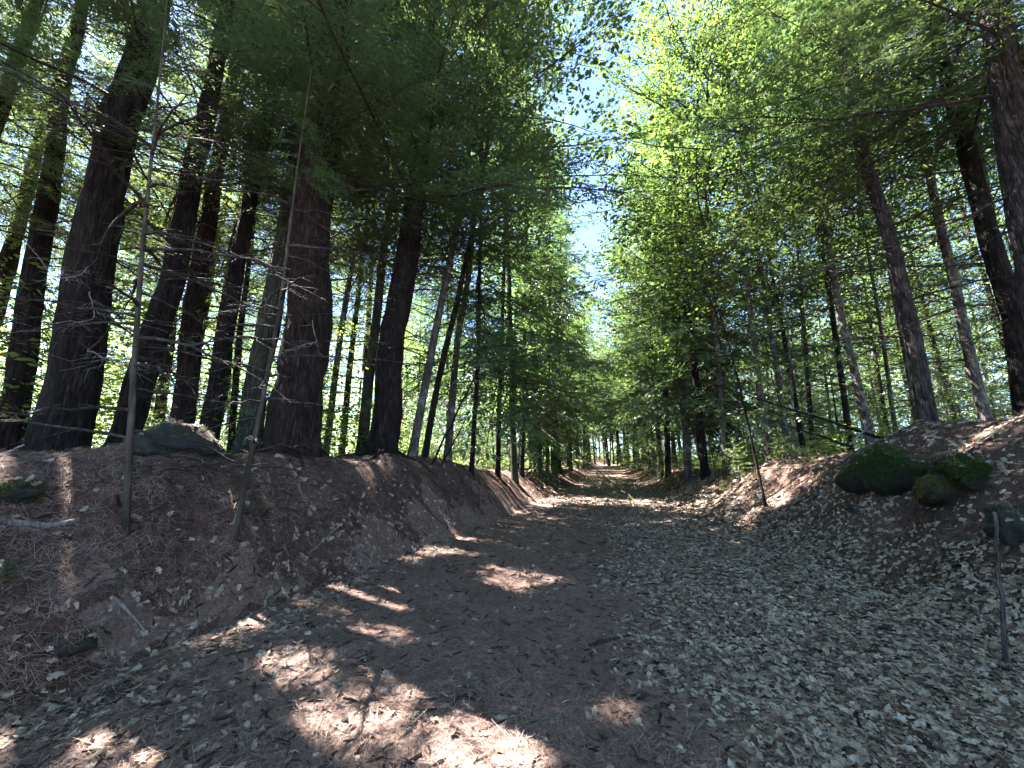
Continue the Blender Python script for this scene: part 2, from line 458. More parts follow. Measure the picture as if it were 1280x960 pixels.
def needle_spray(r, L=3.0, unit=.062, uw=.017, tw_step=.085, u_step=.05, start=.12):
    """one flat evergreen branch along +x; returns leaf quads (n,4,3), wood verts, wood quads"""
    pos, dr, nn = [], [], []
    wood = Bag()
    droop = r.uniform(.05, .16)

    def axis(x):
        return np.array([x, .05 * math.sin(x * 1.7 + 1), -droop * L * (x / L) ** 2 + .02 * math.sin(5 * x)])
    xs = np.linspace(0, L, 8)
    wood.add(*tube([axis(x) for x in xs], np.linspace(.019, .004, 8) * (L / 3), 4))
    x = L * start
    side = 1
    while x < L:
        u = x / L
        ln = (.40 * L * (1 - u) ** .75 * r.uniform(.45, 1.1) + .10) * min(1, u * 3 + .25)
        if r.random() < .86:
            a = side * math.radians(r.uniform(42, 66))
            o = axis(x)
            d = np.array([math.cos(a), math.sin(a), r.uniform(-.22, .12)])
            end = o + d * ln + np.array([0, 0, -.12 * ln])
            wood.add(*tube([o, o + d * ln * .5, end], [.005, .0035, .0015], 3))
            # twig and its sub-twigs
            segs = [(o, end)]
            q = .14
            s2 = 1
            while q < ln - .05:
                b = a + s2 * math.radians(r.uniform(35, 60))
                l2 = (ln - q) * r.uniform(.3, .6)
                p0 = o + (end - o) * (q / ln)
                segs.append((p0, p0 + np.array([math.cos(b), math.sin(b), r.uniform(-.25, .1)]) * l2))
                q += r.uniform(.09, .15); s2 = -s2
            for p0, p1 in segs:
                dd = p1 - p0; l = np.linalg.norm(dd)
                if l < .03: continue
                dd = dd / l
                k = max(2, int(l / u_step * 2))
                for i in range(k):
                    f = (i + r.random()) / k
                    sgn = 1 if i % 2 else -1
                    ang = sgn * math.radians(r.uniform(25, 60))
                    ca, sa = math.cos(ang), math.sin(ang)
                    v = np.array([dd[0] * ca - dd[1] * sa, dd[0] * sa + dd[1] * ca, dd[2] + r.uniform(-.25, .25)])
                    pos.append(p0 + dd * l * f); dr.append(v)
                    nn.append([r.normal(0, .3), r.normal(0, .3), 1])
        x += r.uniform(.6, 1.3) * tw_step; side = -side
    n = len(pos)
    Q = diamonds(np.array(pos), np.array(dr), np.array(nn), unit * r.uniform(.6, 1.3, n), uw * r.uniform(.7, 1.3, n))
    wv = np.concatenate(wood.v)
    return Q.astype(np.float32), wv, wood.f


def leaf_spray(r, L=2.4, size=.09, n=150, spread=.42, layered=.35):
    """one broadleaf branch along +x with leaves in a loose flat layer"""
    wood = Bag()
    droop = r.uniform(-.05, .12)

    def axis(x):
        return np.array([x, .1 * math.sin(x * 1.9 + 2), -droop * L * (x / L) ** 2 + .04 * math.sin(3 * x)])
    xs = np.linspace(0, L, 7)
    wood.add(*tube([axis(x) for x in xs], np.linspace(.016, .003, 7) * (L / 2.4), 4))
    pos, dr, nn = [], [], []
    nt_ = 12
    per = max(2, n // nt_)
    for i in range(nt_):
        x = L * (.18 + .8 * i / nt_) + r.uniform(-.05, .05)
        a = (1 if i % 2 else -1) * math.radians(r.uniform(30, 65))
        ln = spread * L * (1 - .6 * x / L) * r.uniform(.6, 1.15)
        o = axis(min(x, L)); d = np.array([math.cos(a), math.sin(a), r.uniform(-.15, .3)])
        wood.add(*tube([o, o + d * ln], [.005, .0018], 3))
        for k in range(per):
            f = r.uniform(.15, 1.08)
            sd = r.choice([-1, 1]); b = a + sd * math.radians(r.uniform(25, 85))
            p = o + d * ln * f + np.array([0, 0, -.02])
            v = np.array([math.cos(b), math.sin(b), r.uniform(-.5, .1)])
            pos.append(p + np.array([math.cos(b), math.sin(b), 0]) * r.uniform(0, .12) + r.normal(0, .02, 3)); dr.append(v)
            nn.append([r.normal(0, layered), r.normal(0, layered), 1])
    m = len(pos)
    ln = size * r.uniform(.6, 1.25, m)
    Q = diamonds(np.array(pos), np.array(dr), np.array(nn), ln, ln * r.uniform(.55, .72, m), .12)
    return Q.astype(np.float32), np.concatenate(wood.v), wood.f


tr = np.random.default_rng(3)
PINE_NEAR = [needle_spray(tr, 3.0, .085, .021, .09, .048) for _ in range(6)]
HEM_FAR = [needle_spray(tr, 2.6, .15, .044, .13, .09) for _ in range(6)]
LEAF_NEAR = [leaf_spray(tr, 2.4, .082, 190) for _ in range(6)]
LEAF_FAR = [leaf_spray(tr, 2.4, .115, 130, .5, .45) for _ in range(6)]
SAP_LEAF = [leaf_spray(tr, 1.2, .095, 60, .5, .4) for _ in range(6)]


class Crown:
    def __init__(s):
        s.q = []; s.wood = Bag()

    def add(s, tpl, R, scale, o):
        Q, wv, wf = tpl
        s.q.append((Q.reshape(-1, 3) * scale) @ R.T + o)
        V = (wv * scale) @ R.T + o
        base = s.wood.n
        s.wood.v.append(V.astype(np.float32)); s.wood.n += len(V)
        for k, a in wf.items():
            s.wood.f.setdefault(k, []).extend([x + base for x in a])

    def mesh(s, name, mats, origin=None, cull=None):
        Q = np.concatenate(s.q).reshape(-1, 4, 3)
        if cull is not None:
            Q = Q[cull(Q.mean(1) + origin)]
        n = len(Q)
        V = Q.reshape(-1, 3)
        f = np.arange(n * 4).reshape(-1, 4)
        g = [(f, 0)]
        VV = [V]; off = n * 4
        if s.wood.n:
            VV.append(np.concatenate(s.wood.v))
            for (k, m), a in s.wood.f.items():
                g.append((np.concatenate(a) + off, 1))
        return build_mesh(name, np.concatenate(VV), g, mats, smooth=False)


def canopy_cull(W):
    keep = sunlit_mask(W)
    s = lateral(W[:, 0], W[:, 1])
    half = -.35 + 1.3 * (vnoise(W[:, 1] * .6, W[:, 2] * .6) - .5) * 2
    keep &= ~((np.abs(s + .15) < half) & (W[:, 1] > 8))
    return keep


# ------------------------------------------------------------------ tree builders
def trunk_mesh(name, pts, rad, H, sides, mat, furrow=0, flare=1.0, rough=.12, extra=None, seed=0):
    """pts: polyline from the base up (local), extended to the height H"""
    P = [np.array(p, float) for p in pts]
    d = P[-1] - P[-2]; d = d / np.linalg.norm(d)
    d = d * .6 + np.array([0, 0, .4]); d /= d[2]
    P.append(P[-1] + d * max(1.0, H - P[-1][2]))
    P = np.array(P)
    z = P[:, 2]
    nr = int(np.clip(H * (5 if furrow else 1.6), 8, 90))
    u = np.linspace(0, 1, nr)
    zz = z[0] + (z[-1] - z[0]) * (u ** 1.5 if furrow else u ** 1.25)
    # smooth the polyline
    X = np.interp(zz, z, P[:, 0]); Y = np.interp(zz, z, P[:, 1])
    for _ in range(3):
        X[1:-1] = (X[:-2] + 2 * X[1:-1] + X[2:]) / 4; Y[1:-1] = (Y[:-2] + 2 * Y[1:-1] + Y[2:]) / 4
    X = X + max(.6 * rad, .05) * (vnoise(zz * .5 + seed * 3.1, zz * 0 + seed) - .5) * np.clip(zz / 2, 0, 1)
    Y = Y + max(.6 * rad, .05) * (vnoise(zz * .5 + seed * 1.7, zz * 0 + seed + 9) - .5) * np.clip(zz / 2, 0, 1)
    R = rad * (1 - .9 * np.clip(zz / H, 0, 1) ** 1.1)
    R = R * (1 + flare * (.26 if rad > .14 else .45) * np.exp(-np.clip(zz + .05, 0, 9) / (rad * .8 + .03)))
    PP_ = np.stack([X, Y, zz], 1)
    b = Bag(); b.add(*tube(PP_, np.maximum(R, .006), sides, rough=rough, seed=seed, furrow=furrow))
    if extra:
        for V, f in extra:
            b.add(V, f)
    return b.mesh(name, [mat]), PP_, R


def along(PP_, z):
    return np.array([np.interp(z, PP_[:, 2], PP_[:, 0]), np.interp(z, PP_[:, 2], PP_[:, 1]), z])


def dead_branch(r, o, az, ln, rad, up=.1, droop=.25, twigs=5):
    """a bare branch: a wavy tapering tube with side twigs, all joined; verts and quads"""
    b = Bag()
    d = np.array([math.cos(az), math.sin(az), 0])
    sd = np.array([-d[1], d[0], 0])
    n = 9
    u = np.linspace(0, 1, n)
    bend = r.normal(0, .12)
    P = o[None] + ln * (u[:, None] * d + (bend * u[:, None] ** 2) * sd) + np.array([0, 0, 1]) * (ln * (up * u - droop * u ** 2))[:, None]
    P[1:-1] += r.normal(0, .012 * ln ** .5, (n - 2, 3))
    b.add(*tube(P, rad * (1 - .85 * u) + .0018, 5))
    for k in range(twigs):
        f = r.uniform(.25, .97); i = min(int(f * (n - 1)), n - 2)
        p = P[i] + (P[i + 1] - P[i]) * (f * (n - 1) - i)
        a = az + r.choice([-1, 1]) * math.radians(r.uniform(30, 75))
        l2 = ln * r.uniform(.12, .4) * (1.1 - f * .6)
        e = np.array([math.cos(a), math.sin(a), r.uniform(-.45, .3)])
        Q = np.array([p, p + e * l2 * .5 + r.normal(0, .02, 3), p + e * l2 + np.array([0, 0, -.1 * l2])])
        b.add(*tube(Q, [rad * .38 * (1 - .5 * f) + .0015, rad * .25 * (1 - .5 * f) + .0012, .0012], 3))
        for q in range(2):
            p2 = Q[1] + (Q[2] - Q[1]) * r.random()
            a2 = a + r.choice([-1, 1]) * .8
            b.add(*tube([p2, p2 + np.array([math.cos(a2), math.sin(a2), r.uniform(-.4, .2)]) * l2 * .4], [.0025, .001], 3))
    return b


def empty(name, loc):
    o = bpy.data.objects.new(name, None); C.objects.link(o); o.location = loc; o.empty_display_size = .2
    return o


TREES = {}
HERO = []      # (label noun, x, y, px) of placed trees, to describe those behind them


def hero(name, cat, pix, depth, dia, H, label, group, mat, kind, clear=6.0, nbr=46, dead=8, blen=3.2, noun=None, r_seed=0, sides=None, base=None, dead_zone=None, flare=1.0, side_bias=0):
    r = np.random.default_rng(1000 + r_seed)
    Wp = [at_depth(px, py, depth) for px, py in pix]
    if base is not None:
        Wp[0] = base
    z0 = float(terrain(Wp[0][0], Wp[0][1]))
    root = np.array([Wp[0][0], Wp[0][1], z0])
    if base is None:
        # keep the direction of the trunk as seen, slide the foot onto the ground
        a, b = Wp[0], Wp[1]
        k = (z0 - a[2]) / max(b[2] - a[2], .3)
        root[0] = a[0] + (b[0] - a[0]) * k
        z0 = float(terrain(root[0], root[1])); root[2] = z0
    pts = [np.array([0, 0, -.25])] + [p - root for p in Wp[1:] if p[2] - z0 > .4]
    e = empty(name, root)
    tag(e, label, cat, group)
    rad = dia / 2
    big = dia > .28
    me, ax, R = trunk_mesh('trunk', pts, rad, H, sides or (48 if big else 20 if dia > .12 else 10), mat, furrow=.07 * dia / .6 if big else 0, seed=r_seed, flare=flare)
    link('trunk', me, e)
    cr = Crown()
    if kind == 'pine':
        for i in range(nbr):
            f = (i + r.random()) / nbr
            z = clear + (H - clear) * f ** 1.1
            az = i * 2.39996 + r.uniform(-.5, .5)
            ln = blen * (1.08 - f) ** .6 * r.uniform(.7, 1.2)
            o = along(ax, z)
            cr.add(PINE_NEAR[r.integers(6)], rotm(az, math.radians(r.uniform(-22, 8) + 25 * f), r.normal(0, .25)), ln / 3.0, o)
        mats = [M_NEEDLE, M_TWIG]
    elif kind == 'hemlock':
        for i in range(nbr):
            f = (i + r.random()) / nbr
            z = clear + (H - clear) * f
            az = i * 2.39996 + r.uniform(-.5, .5)
            ln = blen * (1.06 - f) ** .7 * r.uniform(.7, 1.2)
            cr.add(PINE_NEAR[r.integers(6)] if depth < 12 else HEM_FAR[r.integers(6)], rotm(az, math.radians(r.uniform(-42, 15)), r.normal(0, .35)), ln * r.uniform(.7, 1.15) / 3.0, along(ax, z))
        mats = [M_NEEDLE2, M_TWIG]
    else:
        tp = LEAF_NEAR if depth < 13 else LEAF_FAR
        if kind == 'sapling': tp = SAP_LEAF
        for i in range(nbr):
            f = (i + r.random()) / nbr
            z = clear + (H - clear) * f
            az = i * 2.39996 + r.uniform(-.6, .6)
            prof = math.sin(math.pi * min(1, .18 + .8 * f)) ** .7
            ln = blen * prof * r.uniform(.6, 1.2) + .3
            cr.add(tp[r.integers(6)], rotm(az, math.radians(r.uniform(-5, 40)), r.normal(0, .35)), ln / (1.2 if kind == 'sapling' else 2.4), along(ax, z))
        mats = [M_LEAF if kind != 'beech' else M_LEAF2, M_TWIG]
    if cr.q:
        link('crown', cr.mesh('crown', mats, root, canopy_cull), e)
    za, zb = dead_zone or (1.6, clear + 1.0)
    dead = int(dead * 1.7)
    for k in range(dead):
        z = za + (zb - za) * (k + r.random()) / dead
        az = r.uniform(0, 2 * math.pi)
        if side_bias:
            az = (0 if side_bias > 0 else math.pi) + r.normal(0, .8)
        ln = r.uniform(.8, 2.9) * (1 if dia > .2 else .6)
        b = dead_branch(r, along(ax, z), az, ln, .010 + .012 * r.random(), r.uniform(-.1, .3), r.uniform(.05, .4), 8)
        link('branch', b.mesh('branch', [M_TWIG]), e)
    if big and depth < 9 and r_seed < 60:
        for k in range(4):
            az = r.uniform(0, 6.28) if k else -1.2
            ln = r.uniform(.7, 1.5); u = np.linspace(0, 1, 12)
            a_ = az + .5 * np.sin(u * r.uniform(2, 5)) * r.choice([-1, 1])
            st = ln / 11
            xs_ = root[0] + math.cos(az) * rad * .7 + np.cumsum(np.cos(a_)) * st; ys_ = root[1] + math.sin(az) * rad * .7 + np.cumsum(np.sin(a_)) * st
            rr_ = (.05 + .03 * r.random()) * (1 - .75 * u) * (dia / .5) ** .5
            zs_ = terrain(xs_, ys_) + rr_ * (.5 - 1.4 * u ** 2) + .10 * np.exp(-u * 9)
            b = Bag(); b.add(*tube(np.stack([xs_, ys_, zs_], 1) - root, rr_, 8, rough=.3, seed=k))
            link('root', b.mesh('root', [mat]), e)
    HERO.append((noun or label, root[0], root[1]))
    TREES[noun or label] = (e, ax, root)
    return e, ax, root


# ------------------------------------------------------------------ ground and path
def graded(a, b, n, centre, tight):
    u = np.linspace(-1, 1, n)
    k = np.sinh(u * tight) / math.sinh(tight)
    return np.where(k < 0, centre + k * (centre - a), centre + k * (b - centre))


gx = graded(-420, 420, 420, 0, 5.2); gy = graded(-60, 620, 460, 4.0, 5.4)
X, Y = np.meshgrid(gx, gy)
Z = terrain(X, Y)
V = np.stack([X, Y, Z], -1).reshape(-1, 3)
nx, ny = len(gx), len(gy)
i = np.arange(ny - 1)[:, None] * nx; j = np.arange(nx - 1)[None]
f = np.stack([i + j, i + j + 1, i + nx + j + 1, i + nx + j], -1).reshape(-1, 4)
tag(link('ground', build_mesh('ground', V, [(f, 0)], [M_GROUND])), kind='structure')

ss = np.linspace(-4.4, 3.6, 150); ty = np.concatenate([np.linspace(-6, 1, 20)[:-1], np.linspace(1, 14, 200)[:-1], np.linspace(14, 70, 180)])
SS, TY = np.meshgrid(ss, ty)
SS = SS * np.interp(TY, [4, 9, 14, 22], [1, .85, .66, .46])
PX = axis_x(TY) + SS / .971; PY = TY
WF = np.interp(TY, [4, 9, 14, 22], [1, .85, .66, .46])
e1 = np.minimum(SS + 3.5 * WF, 2.7 * WF - SS) + 1.0 * fbm(PX * 1.2, PY * 1.2, 4) * 1.6
PZ = terrain(PX, PY) + np.clip(e1 * .06, -.06, .012)
nx, ny = len(ss), len(ty)
i = np.arange(ny - 1)[:, None] * nx; j = np.arange(nx - 1)[None]
f = np.stack([i + j, i + j + 1, i + nx + j + 1, i + nx + j], -1).reshape(-1, 4)
tag(link('path', build_mesh('path', np.stack([PX, PY, PZ], -1).reshape(-1, 3), [(f, 0)], [M_PATH])), kind='structure')


# ------------------------------------------------------------------ litter on the ground
def frames(x, y):
    e = .06
    gx_ = (terrain(x + e, y) - terrain(x - e, y)) / (2 * e); gy_ = (terrain(x, y + e) - terrain(x, y - e)) / (2 * e)
    n = np.stack([-gx_, -gy_, np.ones_like(gx_)], -1); n /= np.linalg.norm(n, axis=1, keepdims=True)
    return n


def sample_ground(r, n, dens, ymin, ymax, smin, smax, power=1.0):
    out = []
    tot = 0
    while tot < n:
        u = r.random(n * 2)
        y = ymin * (ymax / ymin) ** u if power == 1 else ymin + (ymax - ymin) * u
        s = r.uniform(smin, smax, len(y)); x = axis_x(y) + s / .971
        k = r.random(len(y)) < dens(s, y, x)
        out.append(np.stack([x[k], y[k]], 1)); tot += k.sum()
    return np.concatenate(out)[:n]


def oak_leaf(r):
    """lobed leaf outline fan, length 1 along x, curled"""
    k = 7
    xs = np.linspace(0.04, 1, k)
    wv = np.array([.05, .2, .13, .30, .19, .27, .0]) * r.uniform(.8, 1.15, k)
    top = np.stack([xs, wv], 1); bot = np.stack([xs[1:-1][::-1], -wv[1:-1][::-1] * r.uniform(.85, 1.1)], 1)
    o = np.concatenate([top, bot]); o = np.concatenate([[[.5, 0]], o])
    c1, c2, tw = r.normal(0, .55), r.uniform(-.9, 1.3), r.normal(0, .5)
    z = c1 * (o[:, 0] - .5) ** 2 + c2 * o[:, 1] ** 2 * 2 + tw * (o[:, 0] - .5) * o[:, 1]
    P = np.stack([o[:, 0] - .5, o[:, 1], z - z.mean()], 1)
    n = len(o) - 1
    f = np.array([[0, 1 + q, 1 + (q + 1) % n] for q in range(n)])
    return P, f


def scatter(name, pts, tpls, r, lo_, hi_, tilt, lift, mat, label=None):
    bag = Bag()
    which = r.integers(0, len(tpls), len(pts))
    for t, (P, f) in enumerate(tpls):
        q = pts[which == t]
        if len(q) == 0: continue
        n = frames(q[:, 0], q[:, 1])
        n = n + r.normal(0, tilt, n.shape) * np.array([1, 1, .1]); n /= np.linalg.norm(n, axis=1, keepdims=True)
        a = r.uniform(0, 2 * math.pi, len(q))
        d = np.stack([np.cos(a), np.sin(a), np.zeros_like(a)], 1)
        d = d - n * (d * n).sum(1, keepdims=True); d /= np.linalg.norm(d, axis=1, keepdims=True)
        b = np.cross(n, d)
        sc_ = r.uniform(lo_, hi_, len(q)) * (1 + .02 * q[:, 1])
        z = terrain(q[:, 0], q[:, 1]) + r.uniform(.008, lift, len(q))
        o = np.stack([q[:, 0], q[:, 1], z], 1)
        W = o[:, None] + sc_[:, None, None] * (P[None, :, 0:1] * d[:, None] + P[None, :, 1:2] * b[:, None] + P[None, :, 2:3] * n[:, None])
        F_ = f[None] + (np.arange(len(q)) * len(P))[:, None, None]
        bag.add(W.reshape(-1, 3), F_.reshape(-1, f.shape[1]))
    return tag(link(name, bag.mesh(name, [mat], smooth=False)), kind='stuff')


r = np.random.default_rng(21)


def dens_leaf(s, y, x):
    nz = fbm(x * .8, y * .8, 3)
    right = sstep((s - .15 + 2.0 * nz + .06 * y) / .9) * (1 - .85 * sstep((s - 3.0 + nz) / 1.2))
    left = .28 * np.exp(-((s + 3.0 + .8 * nz) / .5) ** 2) * (y < 9) * (nz > -.1) + .015
    mid = .02 + .25 * sstep((y - 7) / 6) + np.clip(nz, 0, 1) * .25
    edge = .10 * (s > 3.6) + .005 * (s < -4.5)
    return np.clip(right * .95 + np.where((s < -2.3), left, 0) + mid * (s > -2.6) * (s < .6) + edge, 0, 1)


oaks = [oak_leaf(r) for _ in range(14)]
scatter('fallen_leaves', sample_ground(r, 72000, dens_leaf, 1.2, 26, -8, 8), oaks, r, .035, .105, .24, .02, M_LITTER)


def needle_clump(r):
    """a few fallen needles crossing each other, as thin four-cornered blades"""
    P, f = [], []
    for k in range(7):
        c = r.normal(0, .45, 2); a = r.uniform(0, math.pi * 2); l = r.uniform(.35, .75); wd = .013
        d = np.array([math.cos(a), math.sin(a)]); e = np.array([-d[1], d[0]])
        h0, h1 = r.uniform(-.05, .12), r.uniform(-.05, .16)
        b = len(P)
        P += [[*(c - d * l - e * wd), h0], [*(c + d * l - e * wd), h1], [*(c + d * l + e * wd), h1], [*(c - d * l + e * wd), h0]]
        f.append([b, b + 1, b + 2, b + 3])
    return np.array(P), np.array(f)


def dens_needle(s, y, x):
    nz = fbm(x * 1.1 + 40, y * 1.1, 3)
    return np.clip(.9 - sstep((s - .4 + 2 * nz) / 1.0) * .8 + .2 * (s > 3.8), 0, 1)


scatter('fallen_needles', sample_ground(r, 26000, dens_needle, 1.3, 14, -7, 6.5), [needle_clump(r) for _ in range(12)], r, .055, .10, .16, .014, M_NLITTER)


def chip(r):
    V, f = tube([[-.5, 0, 0], [-.15, r.normal(0, .05), .03], [.2, r.normal(0, .05), .02], [.5, 0, 0]], np.array([.06, .09, .08, .05]) * r.uniform(.5, 1.3), 5)
    return V, f


scatter('bark_litter', sample_ground(r, 6500, lambda s, y, x: np.clip(.55 + fbm(x, y, 3) * 1.4, .1, 1), 1.5, 24, -4.6, 4), [chip(r) for _ in range(10)], r, .03, .13, .2, .014, M_CHIP)

# ------------------------------------------------------------------ trees read off the photograph: left bank
GL = 'big evergreens along the left bank'
GLT = 'slim trees along the left bank'
hero('pine_tree', 'tree', [(15, 560), (40, 350), (80, 100)], 7.2, .40, 19, 'dark pine trunk at the far left edge, half hidden behind the thickest trunk', GL, M_BARK, 'pine', 5.0, 52, 8, r_seed=1, noun='far left pine')
hero('pine_tree', 'tree', [(72, 566), (122, 330), (185, 30)], 5.6, .60, 21, 'thickest left pine, straight dark trunk with silvery dead sprays across it', GL, M_BARK, 'pine', 5.6, 52, 12, 3.6, r_seed=2, noun='thickest left pine', dead_zone=(1.4, 6))
hero('pine_tree', 'tree', [(150, 556), (186, 455), (218, 330), (268, 90)], 6.6, .42, 18, 'pine leaning to the right with a swept-out foot, left of the lichened boulder', GL, M_BARK, 'pine', 5.2, 52, 8, 3.4, r_seed=3, noun='leaning pine')
hero('pine_tree', 'tree', [(226, 550), (243, 370), (285, 110)], 7.4, .38, 19, 'reddish-footed pine rising straight behind the lichened boulder', GL, M_BARK_RED, 'pine', 5.2, 52, 7, 3.4, r_seed=4, noun='reddish pine')
hero('pine_tree', 'tree', [(258, 552), (298, 350), (338, 120)], 7.3, .33, 17, 'slanting dark pine touching the reddish-footed one behind the boulder', GL, M_BARK, 'pine', 5.2, 48, 7, r_seed=5, noun='slanting pine')
hero('pine_tree', 'tree', [(310, 560), (335, 400), (388, 110)], 7.2, .43, 18, 'greenish-barked pine close on the left of the broad reddish pine', GL, M_BARK_MOSS, 'pine', 5.0, 50, 9, r_seed=6, noun='greenish pine')
hero('pine_tree', 'tree', [(365, 566), (390, 330), (416, 70)], 6.7, .80, 22, 'broad pine with reddish furrowed bark on the edge of the left bank', GL, M_BARK_RED, 'pine', 5.6, 86, 12, 4.3, r_seed=7, noun='broad reddish pine', dead_zone=(1.8, 6))
hero('pine_tree', 'tree', [(478, 556), (505, 330), (531, 130)], 8.3, .60, 21, 'tall dark pine at the bank edge with long bare branches reaching right', GL, M_BARK, 'pine', 5.4, 84, 12, 5.0, r_seed=8, noun='tall dark pine', side_bias=1, dead_zone=(2.2, 7))
hero('pine_tree', 'tree', [(453, 552), (476, 350), (492, 240)], 9.8, .28, 17, 'slimmer mossy trunk just left of the tall dark pine', GL, M_BARK_MOSS, 'pine', 5.0, 56, 7, r_seed=9, noun='mossy trunk')
hero('maple_tree', 'tree', [(513, 572), (545, 410), (572, 285)], 9.6, .22, 19, 'grey maple right of the tall dark pine, leaning towards the path', GLT, M_BARK_GREY, 'maple', 4.5, 74, 5, 4.0, r_seed=10, noun='grey leaning maple')
hero('maple_tree', 'tree', [(528, 576), (548, 470), (575, 360), (592, 290)], 9.9, .18, 19, 'dark crooked maple crossing the grey one beside the tall dark pine', GLT, M_BARK, 'maple', 4.8, 74, 5, 4.0, r_seed=11, noun='crooked maple')
hero('maple_tree', 'tree', [(558, 578), (572, 430), (588, 320)], 11, .22, 19, 'pale green-grey maple standing behind two leaning dead poles', GLT, M_BARK_GREY, 'maple', 4.5, 74, 4, 3.1, r_seed=12, noun='pale maple')
hero('hemlock_tree', 'tree', [(589, 585), (598, 450), (602, 230)], 10.4, .14, 19, 'thin black hemlock alone at the bank edge, foliage starting head-high', GLT, M_BARK, 'hemlock', 2.9, 84, 6, 3.7, r_seed=13, noun='thin black hemlock')
hero('pine_tree', 'tree', [(290, 545), (302, 400), (318, 260)], 9.2, .16, 14, 'pole-thin pine seen in the gap between slanting and greenish pines', GLT, M_BARK, 'pine', 5.5, 26, 5, 2.2, r_seed=14, noun='pole-thin pine')
hero('maple_tree', 'tree', [(408, 560), (425, 430), (446, 300)], 11, .20, 19, 'grey maple just right of the broad reddish pine', GLT, M_BARK_GREY, 'maple', 4.2, 74, 4, 3.1, r_seed=15, noun='grey maple')
hero('maple_tree', 'tree', [(428, 560), (440, 430), (452, 330)], 12.5, .22, 19, 'brown-barked maple between the grey maple and the mossy trunk', GLT, M_BARK_RED, 'maple', 4.2, 74, 4, 3.1, r_seed=16, noun='brown maple')
# saplings rooted in the slope of the left bank
b0 = ground_hit(163, 676); d0 = b0[1]
hero('sapling', 'sapling', [(163, 676), (168, 470), (178, 300), (192, 120)], d0, .058, 6.5, 'bare straight sapling rooted on the left slope below the boulder', 'saplings on the left slope', M_BARK_SAP, 'hemlock', 4.4, 12, 16, .9, r_seed=17, noun='straight sapling', base=b0, dead_zone=(.5, 4.2))
b0 = ground_hit(290, 672); d0 = b0[1]
hero('sapling', 'sapling', [(290, 672), (320, 545), (345, 400), (368, 240)], d0, .06, 6.0, 'slanting sapling rooted on the left slope in front of broad pine', 'saplings on the left slope', M_BARK_SAP, 'hemlock', 4.2, 12, 14, .9, r_seed=18, noun='slanting sapling', base=b0, dead_zone=(.5, 4.0))

# ------------------------------------------------------------------ right bank
GR = 'trees along the right bank'
hero('hemlock_tree', 'tree', [(1163, 542), (1135, 400), (1078, 180)], 6.8, .27, 18, 'grey-brown hemlock on the right bank above the mossy boulder', GR, M_BARK_PALE2, 'hemlock', 5.6, 60, 9, 3.8, r_seed=30, noun='brown hemlock above the mossy boulder')
hero('birch_tree', 'tree', [(1086, 540), (1066, 460), (1047, 385), (1030, 270)], 9.0, .18, 18, 'bent pale birch with patchy bark, left of the brown hemlock', GR, M_BARK_PALE, 'beech', 4.6, 64, 4, 2.8, r_seed=31, noun='bent birch')
hero('maple_tree', 'tree', [(1061, 548), (1050, 460), (1030, 330)], 10.0, .15, 18, 'thin dark maple just left of the bent birch foot', GR, M_BARK, 'maple', 4.0, 64, 4, 2.8, r_seed=32, noun='thin dark maple')
hero('maple_tree', 'tree', [(961, 572), (945, 440), (918, 225)], 11, .20, 18, 'straight grey maple, tallest trunk right of the thin bowed sapling', GR, M_BARK_GREY, 'maple', 4.6, 64, 4, 4.6, r_seed=33, noun='straight grey maple')
hero('maple_tree', 'tree', [(985, 570), (970, 450), (946, 310)], 12, .19, 18, 'grey-brown maple immediately right of the straight grey maple', GR, M_BARK_GREY, 'maple', 4.4, 64, 4, 3.7, r_seed=34, noun='grey-brown maple')
hero('maple_tree', 'tree', [(1006, 572), (990, 480), (966, 350)], 13, .17, 18, 'slender dark maple third along from the bowed sapling', GR, M_BARK, 'maple', 4.4, 64, 4, 3.7, r_seed=35, noun='slender dark maple')
hero('sapling', 'sapling', [(946, 574), (918, 440), (880, 330), (850, 225)], 8.6, .06, 7, 'whip-thin sapling bowing over the path from the right bank', GR, M_BARK, 'sapling', 3.0, 16, 5, .9, r_seed=36, noun='bowed sapling')
hero('hemlock_tree', 'tree', [(880, 576), (871, 500), (861, 400)], 14, .30, 20, 'stout dark hemlock beside the path bend, low feathery branches', GR, M_BARK, 'hemlock', 2.8, 92, 6, 5.0, r_seed=37, noun='stout hemlock')
hero('hemlock_tree', 'tree', [(862, 588), (855, 500), (850, 420)], 15.5, .2, 18, 'slim hemlock touching the left side of the stout hemlock', GR, M_BARK_GREY, 'hemlock', 2.4, 74, 5, 3.8, r_seed=38, noun='slim hemlock')
hero('pine_tree', 'tree', [(1290, 545), (1262, 380), (1160, 0)], 6.4, .31, 19, 'dark pine at the right edge with long dead branches sweeping left', GR, M_BARK, 'pine', 6.0, 56, 8, 4.6, r_seed=39, noun='dark right pine')
hero('pine_tree', 'tree', [(1330, 560), (1300, 350), (1244, 30)], 4.9, .42, 19, 'pale-barked big pine cut by the top right corner', GR, M_BARK_PALE2, 'pine', 5.2, 70, 4, 4.6, r_seed=40, noun='pale right pine')
hero('birch_tree', 'tree', [(1236, 538), (1216, 450), (1198, 380), (1175, 280)], 8.2, .22, 18, 'sunlit birch with brown foot leaning left near the right edge', GR, M_BARK_PALE, 'beech', 5, 64, 4, 2.8, r_seed=41, noun='sunlit birch')
hero('maple_tree', 'tree', [(1146, 535), (1134, 465), (1120, 380)], 11, .11, 18, 'finger-thin maple hugging the left side of the brown hemlock', GR, M_BARK_GREY, 'maple', 3.6, 64, 3, 2.8, r_seed=42, noun='finger-thin maple')
